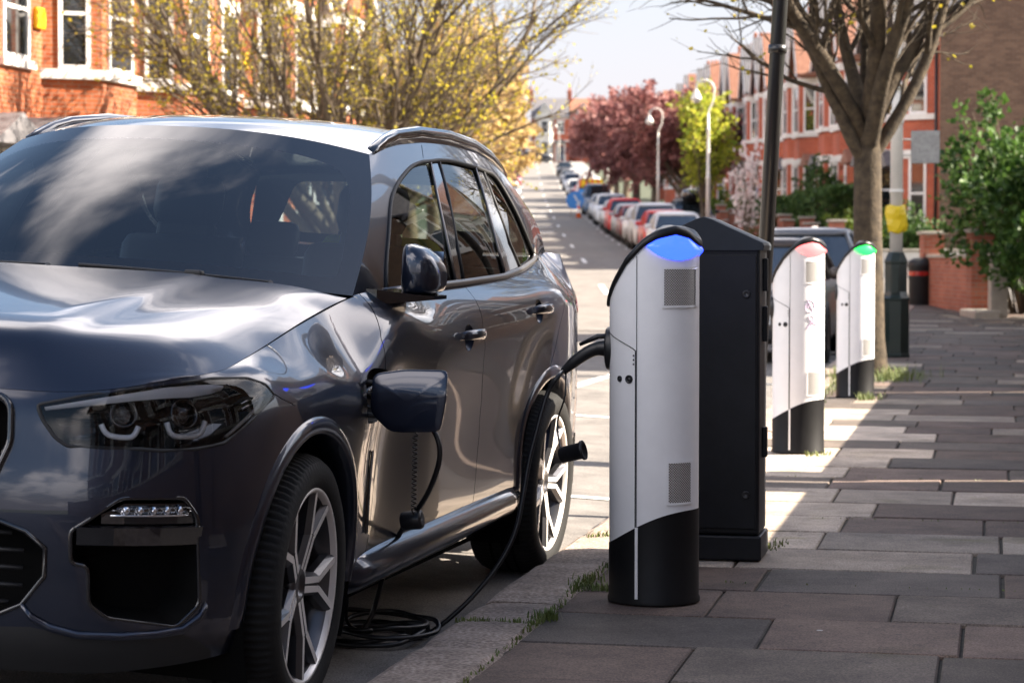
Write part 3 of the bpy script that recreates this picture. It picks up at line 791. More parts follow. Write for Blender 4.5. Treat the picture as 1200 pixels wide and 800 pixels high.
    dp.box((-.7,3.5,.5), (.7,3.6,1.12)); dp.box((-.80,.50,.45), (.80,.66,1.16)); dp.build('cabin_lining', M['cabin'], root)
    for bx in (-.38, .38):
        st = bpy.data.objects.new('seat', None); COL.objects.link(st); st.parent = root; st.location = (bx, 1.62, .55)
        q = MB(); q.bbox((-.25,-.2,0), (.25,.38,.18), .06, smooth=True); q.build('cushion', M['seat'], st)
        q = MB(); q.bbox((-.25,-.06,0), (.25,.07,.68), .055, 0, T(0,.40,.12,-.32), True); q.bbox((-.12,-.02,.66), (.12,.05,.74), .02, 0, T(0,.40,.12,-.32)); q.build('backrest', M['seat'], st)
        q = MB(); q.bbox((-.14,-.05,.72), (.14,.06,.92), .05, 0, T(0,.40,.12,-.30), True); q.build('headrest', M['seat'], st)
    rb = bpy.data.objects.new('rear_bench', None); COL.objects.link(rb); rb.parent = root; rb.location = (0, 2.6, .55)
    q = MB(); q.bbox((-.66,-.1,0), (.66,.45,.18), .06); q.build('cushion', M['seat'], rb)
    q = MB(); q.bbox((-.66,-.05,0), (.66,.08,.62), .05, 0, T(0,.48,.1,-.35)); q.build('backrest', M['seat'], rb)
    for bx in (-.42, 0, .42):
        q = MB(); q.bbox((bx-.12,-.04,.62), (bx+.12,.05,.78), .04, 0, T(0,.48,.1,-.35), True); q.build('headrest', M['seat'], rb)
    sw = MB(); ring = [(.185*math.cos(t), .185*math.sin(t), 0) for t in np.linspace(0, 2*PI, 33)]
    Ms = T(-.38, 1.22, 1.05, 1.15); sw.tube(ring, .016, 8, 0, M=Ms); sw.box((-.17,-.02,-.02), (.17,.05,.0), 0, Ms); sw.lathe([(.06,-.05),(.06,.0),(.04,.015),(0,.018)], 16, 0, Ms)
    sw.build('steering_wheel', M['cabin'], root)
    ms = MB(); ms.bbox((-.13,-.02,-.03), (.13,.02,.035), .015, 0, T(0, 1.18, 1.545, .15)); ms.bbox((-.09,-.09,-.02), (.09,.04,.03), .015, 0, T(0, 1.10, 1.585, .5)); ms.tube([(0,1.18,1.55),(0,1.12,1.60)], .012, 6)
    ms.build('rear_view_mirror', M['cabin'], root)
    # wipers on the cowl
    for x0, x1, y0 in ((-.05,-.72,.40), (.62,.05,.49)):
        wp = MB(); pts = []
        for t in np.linspace(0, 1, 9):
            x = x0*(1-t)+x1*t; s = x/.840; v = .012+.012*t; q = W([.8*s], [v])[0]; nn = W.normal([.8*s], [v])[0]; q = q+nn*.008; pts.append(tuple(q))
        wp.tube(pts, .006, 6); wp.tube([pts[0], (pts[0][0]+.02, pts[0][1]-.05, pts[0][2]-.03)], .010, 6); wp.bbox((-.03,-.015,-.012), (.03,.02,.014), .008, 0, T(*pts[3])); wp.build('wiper', M['matt_black'], root)
    # wheels
    wf = make_wheel(); wf.parent = root; wf.location = (.985, 0, .372); wf.rotation_euler = (0, 0, math.radians(3))
    wf.rotation_mode = 'XYZ'
    for x, y, rz in ((.985, 2.975, 0), (-.985, 0, PI+math.radians(3)), (-.985, 2.975, PI)):
        w = copy_tree(wf, root); w.location = (x, y, .372); w.rotation_euler = (0 if x > 0 else 0, 0, rz)
    return root, low, P
SUV, LOWP, LOWINV = build_suv()
TH = math.radians(14.4); ROLL = math.radians(3.0)
_AX = Vector((-.573, 6.394, 0))-Vector((math.cos(TH), -math.sin(TH), 0))
SUV.matrix_world = Matrix.Translation(_AX) @ Matrix.Rotation(-TH, 4, 'Z') @ Matrix.Translation((.98, 0, 0)) @ Matrix.Rotation(ROLL, 4, 'Y') @ Matrix.Translation((-.98, 0, 0))
# ------------------------------------------------------------------ ground, roads, pavements
_zy = np.array([-60,0,30,45,60,80,110,150,200,250,290,330,360,420,900.]); _zz = np.array([0,0,0,.22,.74,1.35,2.3,3.9,6.1,9.2,12.0,14.3,15.2,15.6,15.6])
_zM = _spl_matrix(_zy)@_zz
def zp(y):
    y = float(y)
    if y <= 24: return 0.
    return max(0., float(_spl_eval(_zy, _zz, _zM, np.array([min(y, 899)]))[0]))
def xc(y): return 2.05+.005*(y-40)             # centre line of the far street
KERB = -1.74
def camber(xs, ys):
    """height of the near carriageway over its gutter"""
    k = min(1, max(0, (32-ys)/12)); k = k*k*(3-2*k)
    d = min(KERB-xs, xs+9.7); d = max(0, d); return k*(.052*min(d, 2.0)+.012*max(0, d-2.0))
def speckle(name, c1, c2, c3, rough=.85, s1=220, s2=2.2, bump=.35, attr=False):
    """granular stone or asphalt: fine aggregate over large stains"""
    m = bpy.data.materials.new(name); m.use_nodes = True; nt = m.node_tree; b = nt.nodes['Principled BSDF']; L = nt.links.new
    tc = _n(nt, 'ShaderNodeTexCoord'); src = tc.outputs['Object']
    n1 = _n(nt, 'ShaderNodeTexNoise'); n1.inputs['Scale'].default_value = s1; n1.inputs['Detail'].default_value = 3
    n2 = _n(nt, 'ShaderNodeTexNoise'); n2.inputs['Scale'].default_value = s2; n2.inputs['Detail'].default_value = 8; n2.inputs['Roughness'].default_value = .7
    n3 = _n(nt, 'ShaderNodeTexVoronoi'); n3.inputs['Scale'].default_value = s1*.55
    for n in (n1, n2, n3): L(src, n.inputs['Vector'])
    r = _n(nt, 'ShaderNodeValToRGB'); r.color_ramp.elements[0].position = .36; r.color_ramp.elements[1].position = .66
    r.color_ramp.elements[0].color = (*c1, 1); r.color_ramp.elements[1].color = (*c2, 1); L(n1.outputs['Fac'], r.inputs[0])
    r2 = _n(nt, 'ShaderNodeMapRange'); r2.inputs[1].default_value = .35; r2.inputs[2].default_value = .68; r2.inputs[3].default_value = .60; r2.inputs[4].default_value = 1.25; L(n2.outputs['Fac'], r2.inputs[0])
    mx = _n(nt, 'ShaderNodeMix', data_type='RGBA', blend_type='MULTIPLY'); mx.inputs[0].default_value = 1; L(r.outputs[0], mx.inputs[6]); L(r2.outputs[0], mx.inputs[7])
    col = mx.outputs[2]
    r3 = _n(nt, 'ShaderNodeMath', operation='LESS_THAN'); r3.inputs[1].default_value = .22; L(n3.outputs['Distance'], r3.inputs[0])
    m3 = _n(nt, 'ShaderNodeMix', data_type='RGBA'); m4 = _n(nt, 'ShaderNodeMath', operation='MULTIPLY'); m4.inputs[1].default_value = .35; L(r3.outputs[0], m4.inputs[0]); L(m4.outputs[0], m3.inputs[0]); L(col, m3.inputs[6]); m3.inputs[7].default_value = (*c3, 1)
    col = m3.outputs[2]
    if attr:
        at = _n(nt, 'ShaderNodeAttribute', attribute_name='tone'); m5 = _n(nt, 'ShaderNodeMix', data_type='RGBA', blend_type='MULTIPLY'); m5.inputs[0].default_value = 1
        L(col, m5.inputs[6]); L(at.outputs['Color'], m5.inputs[7]); col = m5.outputs[2]
        n4 = _n(nt, 'ShaderNodeTexNoise'); n4.inputs['Scale'].default_value = 3.3; n4.inputs['Detail'].default_value = 7; L(src, n4.inputs['Vector'])
        r4 = _n(nt, 'ShaderNodeMapRange'); r4.inputs[1].default_value = .60; r4.inputs[2].default_value = .74; L(n4.outputs['Fac'], r4.inputs[0])
        m6 = _n(nt, 'ShaderNodeMix', data_type='RGBA', blend_type='MULTIPLY'); L(r4.outputs[0], m6.inputs[0]); L(col, m6.inputs[6]); m6.inputs[7].default_value = (.70, .72, .55, 1); col = m6.outputs[2]
        n5 = _n(nt, 'ShaderNodeTexVoronoi'); n5.inputs['Scale'].default_value = 2.1; L(src, n5.inputs['Vector'])
        l5 = _n(nt, 'ShaderNodeMath', operation='LESS_THAN'); l5.inputs[1].default_value = .022; L(n5.outputs['Distance'], l5.inputs[0])
        m7 = _n(nt, 'ShaderNodeMix', data_type='RGBA'); L(l5.outputs[0], m7.inputs[0]); L(col, m7.inputs[6]); m7.inputs[7].default_value = (.42,.41,.39,1); col = m7.outputs[2]
        n6 = _n(nt, 'ShaderNodeTexVoronoi'); n6.inputs['Scale'].default_value = 4.7; L(src, n6.inputs['Vector'])
        l6 = _n(nt, 'ShaderNodeMath', operation='LESS_THAN'); l6.inputs[1].default_value = .06; L(n6.outputs['Distance'], l6.inputs[0])
        m8 = _n(nt, 'ShaderNodeMix', data_type='RGBA'); l7 = _n(nt, 'ShaderNodeMath', operation='MULTIPLY'); l7.inputs[1].default_value = .55; L(l6.outputs[0], l7.inputs[0]); L(l7.outputs[0], m8.inputs[0]); L(col, m8.inputs[6]); m8.inputs[7].default_value = (.035,.033,.03,1); col = m8.outputs[2]
    L(col, b.inputs['Base Color']); b.inputs['Roughness'].default_value = rough
    bp = _n(nt, 'ShaderNodeBump'); bp.inputs['Strength'].default_value = bump; bp.inputs['Distance'].default_value = .004; L(n1.outputs['Fac'], bp.inputs['Height']); L(bp.outputs[0], b.inputs['Normal'])
    return m
M['asphalt'] = speckle('asphalt', (.105,.094,.085), (.235,.216,.197), (.31,.28,.25), s1=160)
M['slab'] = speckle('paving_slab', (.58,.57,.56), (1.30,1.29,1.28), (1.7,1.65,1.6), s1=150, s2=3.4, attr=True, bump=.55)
M['granite'] = speckle('granite_kerb', (.22,.165,.13), (.46,.37,.31), (.13,.11,.10), s1=75, s2=4, bump=.9)
M['soil'] = mat('jointing_earth', (.045,.04,.03), rough=.95, var=.4, vscale=20)
M['garden'] = mat('garden_ground', (.05,.06,.03), rough=.95, var=.45, vscale=1.5)
M['road_white'] = mat('road_paint', (.72,.71,.68), rough=.7, var=.14, vscale=14)
M['pave_far'] = mat('far_paving', (.22,.21,.20), rough=.85, var=.2, vscale=3)
M['grass'] = mat('grass_blade', (.06,.12,.02), rough=.6, col2=(.21,.22,.06), vscale=7)

def sheet(name, rows, m, thick=0):
    """rows of world points -> one ground sheet"""
    mb = MB(); n = len(rows[0]); vs = [p for r in rows for p in r]
    mb.add(vs, [(i*n+j, i*n+j+1, (i+1)*n+j+1, (i+1)*n+j) for i in range(len(rows)-1) for j in range(n-1)], 0, True)
    return struct(mb.build(name, m))
ys = [-60,-20,0,20,30]+list(range(36, 372, 6))+[420, 520, 900]
sheet('ground', [[(x, y, zp(y)-.08) for x in (-400,-120,-40,-15,0,15,40,120,400)] for y in ys], M['garden'])
ysn = list(np.arange(-14, 47, 1.0))
sheet('road', [[S2W(xs, y, zp(S2W(xs, y).y)+camber(xs, y)) for xs in (-9.72,-8.7,-7.7,-6.7,-5.7,-4.7,-3.7,-3.2,-2.7,-2.2,-1.70)] for y in ysn], M['asphalt'])
yf = list(np.arange(36, 338, 4.0))
sheet('far_road', [[(xc(y)+d, y, zp(y)+.012) for d in (-3.92,-2,0,2,3.92)] for y in yf], M['asphalt'])
sheet('side_road', [[(x, y, zp(y)+.006) for x in (5.5,9,14,20,30,50)] for y in (46,48,50,52,54,56,57.5)], M['asphalt'])
# near pavement: rows of slabs on an earth bed
def slab_pavement():
    r = random.Random(3); bed = []
    for y in np.arange(-8, 47.1, 1.0): bed.append([S2W(x, y, zp(S2W(x, y).y)+.086) for x in (-1.50, -.4, .9, 1.4)])
    sheet('pavement_bed', bed, M['soil'])
    V = []; F = []; tone = []
    y = -4.0; row = 0
    while y < 46:
        d = r.choice((.60,.60,.62,.64,.58)); x = -1.455-(r.random()*.45 if row % 2 else 0); first = True
        while x < 1.0:
            ln = r.choice((.58,.62,.75,.88,.92)); x0, x1 = max(x, -1.455), x+ln; x = x1
            if x1-x0 < .06: continue
            cx, cy = (x0+x1)/2, y+d/2
            k = r.random()
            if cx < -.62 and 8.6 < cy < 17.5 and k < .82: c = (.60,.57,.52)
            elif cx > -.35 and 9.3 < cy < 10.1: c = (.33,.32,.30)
            elif k < .13: c = (.40,.38,.35)
            elif k < .42: c = (.105,.10,.10)
            elif k < .72: c = (.155,.125,.115)
            else: c = (.125,.115,.108)
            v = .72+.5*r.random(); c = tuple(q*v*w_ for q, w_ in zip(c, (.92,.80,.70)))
            g = .004+.003*r.random(); z0 = .1+(r.random()-.5)*.006; tx = (r.random()-.5)*.006; ty = (r.random()-.5)*.006
            o = len(V); b = .006
            def pt(xx, yy, dz):
                w = S2W(xx, yy); return (w.x, w.y, zp(w.y)+z0+dz+tx*(xx-cx)+ty*(yy-cy))
            j = [(r.random()-.5)*.004 for _ in range(8)]
            o4 = [(x0+g+j[0], y+g+j[1]), (x1-g+j[2], y+g+j[3]), (x1-g+j[4], y+d-g+j[5]), (x0+g+j[6], y+d-g+j[7])]
            for dz, ins in ((-.03, 0), (-b, 0), (0, b)):
                for (xx, yy), sx, sy in zip(o4, (1,-1,-1,1), (1,1,-1,-1)): V.append(pt(xx+sx*ins, yy+sy*ins, dz))
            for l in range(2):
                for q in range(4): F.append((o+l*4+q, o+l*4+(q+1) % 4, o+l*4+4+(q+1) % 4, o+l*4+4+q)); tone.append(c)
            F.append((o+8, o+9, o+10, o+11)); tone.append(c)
        y += d; row += 1
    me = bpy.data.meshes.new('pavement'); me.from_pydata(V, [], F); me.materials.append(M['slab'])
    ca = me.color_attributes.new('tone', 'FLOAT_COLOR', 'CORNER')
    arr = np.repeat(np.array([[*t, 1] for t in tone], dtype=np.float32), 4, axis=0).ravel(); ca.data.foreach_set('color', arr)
    ob = bpy.data.objects.new('pavement', me); COL.objects.link(ob); struct(ob)
slab_pavement()
def kerb_line(name, x0, x1, y0, y1, fn, m, face=-1, ln=.92):
    """stones with rounded edges; fn maps (x, y, z over the road) to world"""
    mb = MB(); r = random.Random(5); y = y0
    while y < y1:
        l = ln*(.9+.25*r.random()); g = .006; dz = (r.random()-.5)*.008; dx = (r.random()-.5)*.008
        a, b = y+g, min(y+l-g, y1); rings = []
        n = 7 if name == 'kerb' else 1
        for k in range(n+1):
            yy = a+(b-a)*k/n; e = .010 if k in (0, n) and n > 1 else 0
            w = [(r.random()-.5)*.004*(n > 1) for _ in range(6)]
            sec = [(x0+dx, -.12), (x0+dx+w[0], .080+dz-e), (x0+dx+.012, .100+dz-e+w[1]), (x0+dx+.035, .108+dz-e+w[2]), ((x0+x1)/2, .110+dz-e+w[3]), (x1-.02, .108+dz-e+w[4]), (x1, .09+dz-e), (x1, -.12)]
            rings.append([fn(sx, yy, z)[:] for sx, z in sec])
        mb.rings([q[::-1] for q in rings] if face > 0 else rings, 0, True, True, None, n == 1 and False)
        y += l
    return struct(mb.build(name, m))
kerb_line('kerb', KERB, KERB+.285, -6, 44.5, lambda x, y, z: S2W(x, y, z+zp(S2W(x, y).y)), M['granite'])
kerb_line('kerb_opposite', -9.98, -9.7, -10, 38, lambda x, y, z: S2W(x, y, z+zp(S2W(x, y).y)), M['granite'], ln=2.)
kerb_line('far_kerb', 3.9, 4.1, 58, 330, lambda x, y, z: Vector((xc(y)+x, y, z+zp(y))), M['granite'], ln=4.)
kerb_line('far_kerb_opposite', -4.1, -3.9, 40, 330, lambda x, y, z: Vector((xc(y)+x, y, z+zp(y))), M['granite'], ln=4.)
sheet('far_pavement', [[(xc(y)+d, y, zp(y)+.10) for d in (4.08, 6.6)] for y in np.arange(58, 332, 4.)], M['pave_far'])
sheet('far_pavement_opposite', [[(xc(y)+d, y, zp(y)+.10) for d in (-6.6, -4.08)] for y in np.arange(40, 332, 4.)], M['pave_far'])
sheet('pavement_opposite', [[S2W(x, y, .10+zp(S2W(x, y).y)) for x in (-12.4, -9.96)] for y in np.arange(-10, 42, 2.)], M['pave_far'])
def marking(name, pts, z=.018):
    mb = MB(); mb.add([(x, y, zp(y)+z) for x, y in pts], [tuple(range(len(pts)))]); return struct(mb.build(name, M['road_white']))
mk = MB()
def dash(fn, x0, x1, y0, y1, z=.006):
    n = max(1, int((y1-y0)/1.5)); ps = []
    for k in range(n+1):
        y = y0+(y1-y0)*k/n; ps += [fn(x0, y, z), fn(x1, y, z)]
    mk.add(ps, [(2*k, 2*k+1, 2*k+3, 2*k+2) for k in range(n)])
nearf = lambda x, y, z: S2W(x, y, zp(S2W(x, y).y)+camber(x, y)+z)
farf = lambda x, y, z: Vector((xc(y)+x, y, zp(y)+.012+z))
for y in np.arange(10, 33, 6.): dash(nearf, -5.76, -5.66, y, y+3)
dash(nearf, -3.74, -3.64, 10.8, 35)                                # edge of the parking bays
for y in (11.7, 16.9, 22.1, 27.3, 32.5): dash(nearf, -3.66, -1.86, y, y+.10)
for y in np.arange(50, 320, 17.): dash(farf, -.06, .06, y, y+4)
for y in np.arange(62, 320, 6.5): dash(farf, 1.86, 1.94, y, y+1.4); dash(farf, 1.9, 2.5, y, y+.10)
for y in (108, 140): dash(farf, -1.9, -.4, y, y+1.2); dash(farf, -1.9, -.3, y+10, y+10.6)
mk.v = [tuple(p) for p in mk.v]; struct(mk.build('road_markings', M['road_white']))
# grass in the joints
def grass():
    r = random.Random(11); mb = MB()
    def blade(x, y, h, z=.10):
        a = r.random()*2*PI; w = .0022+.0018*r.random(); b = S2W(x, y); t = Vector((math.cos(a), math.sin(a), 0)); n = Vector((-t.y, t.x, 0)); base = Vector((b.x, b.y, zp(b.y)+z))
        ln = h*(.2+.6*r.random())
        mb.add([base-t*w, base+t*w, base+n*ln*.4+t*w*.7+Vector((0,0,h*.7)), base+n*ln*.4-t*w*.7+Vector((0,0,h*.7)), base+n*ln+Vector((0,0,h))], [(0,1,2,3),(3,2,4)])
    def patch(x0, y0, x1, y1, n, h, sp=.018):
        for _ in range(n):
            t = r.random(); blade(x0+(x1-x0)*t+r.gauss(0, sp), y0+(y1-y0)*t+r.gauss(0, sp), h*(.4+.8*r.random()))
    patch(-1.455,7.65,-1.455,8.75,80,.022,.012); patch(-1.455,7.95,-1.455,8.3,130,.036,.02); patch(-1.455,7.05,-1.455,7.6,90,.02,.012); patch(-1.72,7.22,-1.46,7.22,130,.022,.008)
    patch(-1.47,7.32,-1.42,7.34,110,.035,.02); patch(-1.455,5.4,-1.455,7.0,120,.014,.008); patch(-1.66,9.45,-1.46,9.6,120,.03,.02); patch(-1.42,8.0,-1.28,8.02,110,.03,.014)
    for _ in range(900):
        a = r.random()*2*PI; q = .18+abs(r.gauss(0, .22)); blade(-1.15+q*math.cos(a)*.9, 22.0+q*math.sin(a)*1.6, .06+.08*r.random())
    patch(-1.05,18.7,-.95,18.9,120,.07,.05); patch(-1.4,17.0,-1.4,21.5,400,.06,.05); patch(-1.05,13.55,-.95,13.7,60,.03,.03); patch(-.90,9.2,-.86,9.5,60,.02,.02)
    for yj in (4.6,6.1,8.3,10.4,12.3): patch(-1.4,yj,.5,yj+.01,30,.008,.006)
    o = mb.build('grass_tufts', M['grass']); o['kind'] = 'stuff'; o['label'] = 'short green grass sprouting from the kerb joints and round the tree'
grass()
# ------------------------------------------------------------------ charge points
M['cp_white'] = mat('charger_shell', (.87,.865,.87), rough=.36, coat=.2, var=.04, vscale=7, coat_rough=.2)
M['cp_black'] = mat('charger_base', (.007,.007,.008), rough=.5, spec=.22, var=.3, vscale=6, bump=.05, bscale=300)
M['cp_cap'] = mat('charger_cap', (.009,.009,.010), rough=.38, spec=.35)
M['seam'] = mat('panel_gap', (.02,.02,.022), rough=.8)
M['plastic'] = mat('black_plastic', (.012,.012,.014), rough=.38)
M['cable'] = mat('cable_sheath', (.011,.011,.013), rough=.36)
def lamp_mat(name, col, e): return mat(name, tuple(c*.6 for c in col), rough=.18, coat=.6, emit=col, estr=e)
def mesh_mat():
    m = bpy.data.materials.new('perforated_steel'); m.use_nodes = True; nt = m.node_tree; b = nt.nodes['Principled BSDF']; L = nt.links.new
    uv = _n(nt, 'ShaderNodeUVMap'); vo = _n(nt, 'ShaderNodeTexVoronoi'); vo.inputs['Scale'].default_value = 155; vo.inputs['Randomness'].default_value = 0
    mp = _n(nt, 'ShaderNodeMapping'); mp.inputs['Rotation'].default_value = (0, 0, PI/4); L(uv.outputs[0], mp.inputs[0]); L(mp.outputs[0], vo.inputs['Vector'])
    g = _n(nt, 'ShaderNodeMath', operation='GREATER_THAN'); g.inputs[1].default_value = .36; L(vo.outputs['Distance'], g.inputs[0])
    mx = _n(nt, 'ShaderNodeMix', data_type='RGBA'); L(g.outputs[0], mx.inputs[0]); mx.inputs[6].default_value = (.03,.03,.03,1); mx.inputs[7].default_value = (.62,.60,.58,1)
    L(mx.outputs[2], b.inputs['Base Color']); b.inputs['Roughness'].default_value = .4; b.inputs['Metallic'].default_value = .3; return m
M['perf'] = mesh_mat()
CA, CB = .158, .150           # half width across the pavement, half depth along it
def cp_top(x):                # height of the sloping crown over x
    t = (x+CA)/(2*CA); return float(np.interp(t, [0,.03,.10,.25,.44,.60,.79,.92,1.0], [1.045,1.075,1.118,1.192,1.252,1.281,1.296,1.283,1.255]))
def cp_base(x): t = (x+CA)/(2*CA); return .197+.128*math.sin(t*PI/2)
def cp_pt(x, z, off=0., back=False):   # point on the street-end face (-y) of the shell
    s = max(0., 1-(x/CA)**2)**.5; y = -CB*s; n = Vector((x/CA**2, y/CB**2, 0)); n = n.normalized() if n.length else Vector((0,-1,0))
    if back: y = -y; n.y = -n.y
    return Vector((x, y, z))+n*off
def make_charger(label, lampmat, pos, group):
    t = thing('charging_post', label, 'charging point', pos, -STREET, group)
    N = 72; ph = [2*PI*k/N for k in range(N)]
    b = MB(); rings = []
    for z0, gr in ((0, .004), (.012, .004), (.02, 0)): rings.append([((CA+gr)*math.cos(a), (CB+gr)*math.sin(a), z0) for a in ph])
    rings.append([(CA*math.cos(a), CB*math.sin(a), cp_base(CA*math.cos(a))) for a in ph]); b.rings(rings, 0, False, False); b.build('base_cover', M['cp_black'], t)
    s = MB(); rings = []
    for k in range(13):
        f = k/12; rings.append([((CA-.0015)*math.cos(a), (CB-.0015)*math.sin(a), cp_base(CA*math.cos(a))*(1-f)+(cp_top(CA*math.cos(a))-.004)*f) for a in ph])
    s.rings(rings, 0, False, False); s.build('shell', M['cp_white'], t)
    # crown: black sloping lid with a rolled edge
    c = MB(); rings = []
    for gr, dz in ((-.006,-.022),(.004,-.022),(.008,-.018),(.009,-.008),(.006,.003),(-.002,.009),(-.018,.012),(-.06,.013),(-.11,.013)):
        rings.append([((CA+gr)*math.cos(a), (CB+gr)*math.sin(a), cp_top((CA+gr*.3)*math.cos(a)*.999)+dz) for a in ph])
    ztop = [(CA*.15*math.cos(a), CB*.15*math.sin(a), cp_top(CA*.15*math.cos(a))+.013) for a in ph]; rings.append(ztop)
    c.rings(rings, 0, False, True); c.build('cap', M['cp_cap'], t)
    # status lamp: bulging lens tucked under the lid on both faces
    zl = lambda x: float(np.interp((x+CA)/(2*CA), [.48,.60,.72,.84,.93,1.0], [1.232,1.205,1.190,1.186,1.193,1.207]))
    for back in (False, True):
        l = MB(); rings = []
        xs = np.concatenate([np.linspace(-.003, .12, 12), CA*np.cos(np.linspace(.68, 0.0, 10))])
        for x in xs:
            z0, z1 = zl(x), cp_top(x)-.02; z0 = min(z0, z1-.001); r = []
            for k in range(7):
                f = k/6; r.append(cp_pt(x, z0+(z1-z0)*f, .0015+.011*math.sin(PI*f)*min(1, (z1-z0)/.03), back)[:])
            rings.append(r[::-1] if back else r)
        l.rings([q[::-1] for q in rings], 0, False, False, None, True, closed=False); l.build('status_lamp', lampmat, t)
    # seams, door and locks
    sx = -.040
    def line(name, pts, r=.0016, m=None): return MB().tube([cp_pt(x, z, .0003) for x, z in pts], r, 6).build(name, m or M['seam'], t)
    line('panel_seam', [(sx, cp_top(sx)-.03), (sx, .88), (sx, cp_base(sx))], .0011, M['cp_white'] if False else M['seam'])
    line('door_seam', [(-.1565,.945),(-.15,.935),(-.13,.922),(-.105,.91),(-.08,.898),(-.055,.885),(sx-.004,.876)], .0016)
    line('door_seam', [(sx-.004,.876),(sx-.004,.6),(sx-.004,cp_base(sx))], .0018)
    tr = MB(); rr = []
    for z in (.02,.022,.26,.268): rr.append([cp_pt(sx-.004, z, .003)[:], cp_pt(sx+.006, z, .003)[:], cp_pt(sx+.006, z, -.004)[:], cp_pt(sx-.004, z, -.004)[:]])
    tr.rings(rr, 0, True, True, None, False); tr.build('trim_strip', M['cp_white'], t)
    for x, r in ((-.104,.0105),(-.068,.0145)):
        q = cp_pt(x, .778, 0); n = (cp_pt(x, .778, 1)-q).normalized(); Mx = Matrix.Translation(q) @ n.to_track_quat('Z', 'Y').to_matrix().to_4x4()
        k = MB(); k.lathe([(r,-.003),(r,.002),(r*.8,.003),(r*.75,.0005),(r*.35,.0005),(r*.3,.002),(0,.002)], 20, 0, Mx, False, True); k.build('lock', M['plastic'], t)
    for z in (.83,.845,.86): 
        q = cp_pt(sx-.011, z, 0); MB().lathe([(.003,-.002),(.003,.0012),(0,.0014)], 8, 0, Matrix.Translation(q) @ Matrix.Rotation(PI/2, 4, 'X'), False, True).build('screw', M['plastic'], t)
    # vents
    for z0, z1, x0, x1 in ((1.03,1.158,.052,.152),(.352,.492,.068,.140)):
        v = MB(); cols = np.linspace(x0, x1, 8); arc = [0]
        for k in range(1, 8): arc.append(arc[-1]+(cp_pt(cols[k], 0)-cp_pt(cols[k-1], 0)).length)
        vs = []; fs = []
        for x in cols: vs += [cp_pt(x, z0, .0022)[:], cp_pt(x, z1, .0022)[:]]
        for k in range(7): fs.append((2*k, 2*k+2, 2*k+3, 2*k+1))
        v.add(vs, fs, 0, True); o = v.build('vent_mesh', M['perf'], t)
        uvl = o.data.uv_layers.new(name='UVMap').data
        for p in o.data.polygons:
            for li in p.loop_indices:
                vi = o.data.loops[li].vertex_index; uvl[li].uv = (arc[vi//2], z0 if vi % 2 == 0 else z1)
        f = MB(); P4 = [(x0-.006,z0-.006),(x1+.003,z0-.006),(x1+.003,z1+.006),(x0-.006,z1+.006)]; I4 = [(x0+.002,z0+.002),(x1-.004,z0+.002),(x1-.004,z1-.002),(x0+.002,z1-.002)]
        def seg(a, b, n=6): return [(a[0]+(b[0]-a[0])*k/n, a[1]+(b[1]-a[1])*k/n) for k in range(n)]
        O = sum([seg(P4[k], P4[(k+1) % 4]) for k in range(4)], []); I = sum([seg(I4[k], I4[(k+1) % 4]) for k in range(4)], [])
        f.rings([[cp_pt(min(x, CA*.995), z, .001)[:] for x, z in O], [cp_pt(min(x, CA*.995), z, .0035)[:] for x, z in O], [cp_pt(min(x, CA*.995), z, .0035)[:] for x, z in I]], 0, False, False, None, False); f.build('vent_frame', M['cp_white'], o)
    # socket on the carriageway side
    so = MB(); Mx = T(-CA-.001, 0, .878, 0, -PI/2); so.lathe([(.074,-.02),(.076,.004),(.070,.010),(.05,.012),(.048,-.0),(0,-.0)], 28, 0, Mx, False, True, sx=1.0, sy=.8); so.build('socket', M['plastic'], t)
    return t
CP = 'charging posts along the kerb'
make_charger('white charging post with a blue lamp and a cable in its socket', lamp_mat('blue_lamp', (.02,.06,1.0), 1.1), S2W(-1.154, 7.82, .105), CP)
make_charger('white charging post with a red lamp and its flank in bright sun', lamp_mat('red_lamp', (1.0,.17,.17), .6), S2W(-1.154, 13.82, .105), CP)
make_charger('white charging post with a green lamp beside the street tree', lamp_mat('green_lamp', (.02,.75,.08), .9), S2W(-1.12, 19.1, .105), CP)

def graffiti():
    post = [o for o in bpy.data.objects if o.get('label', '').startswith('white charging post with a red')][0]
    r = random.Random(8); m = mat('purple_marker', (.70,.55,.72), rough=.5)
    for k, (x0, z0) in enumerate(((.06,.87),(.07,.78))):
        pts = [(x0+.02*math.sin(i*1.9+k)+.004*i, z0+.035*math.sin(i*1.3+k*2)+.004*i) for i in range(9)]
        MB().tube(smooth_path([cp_pt(x, z, .0006) for x, z in pts], 4), .0022, 5).build('marker_scribble', m, post)
graffiti()

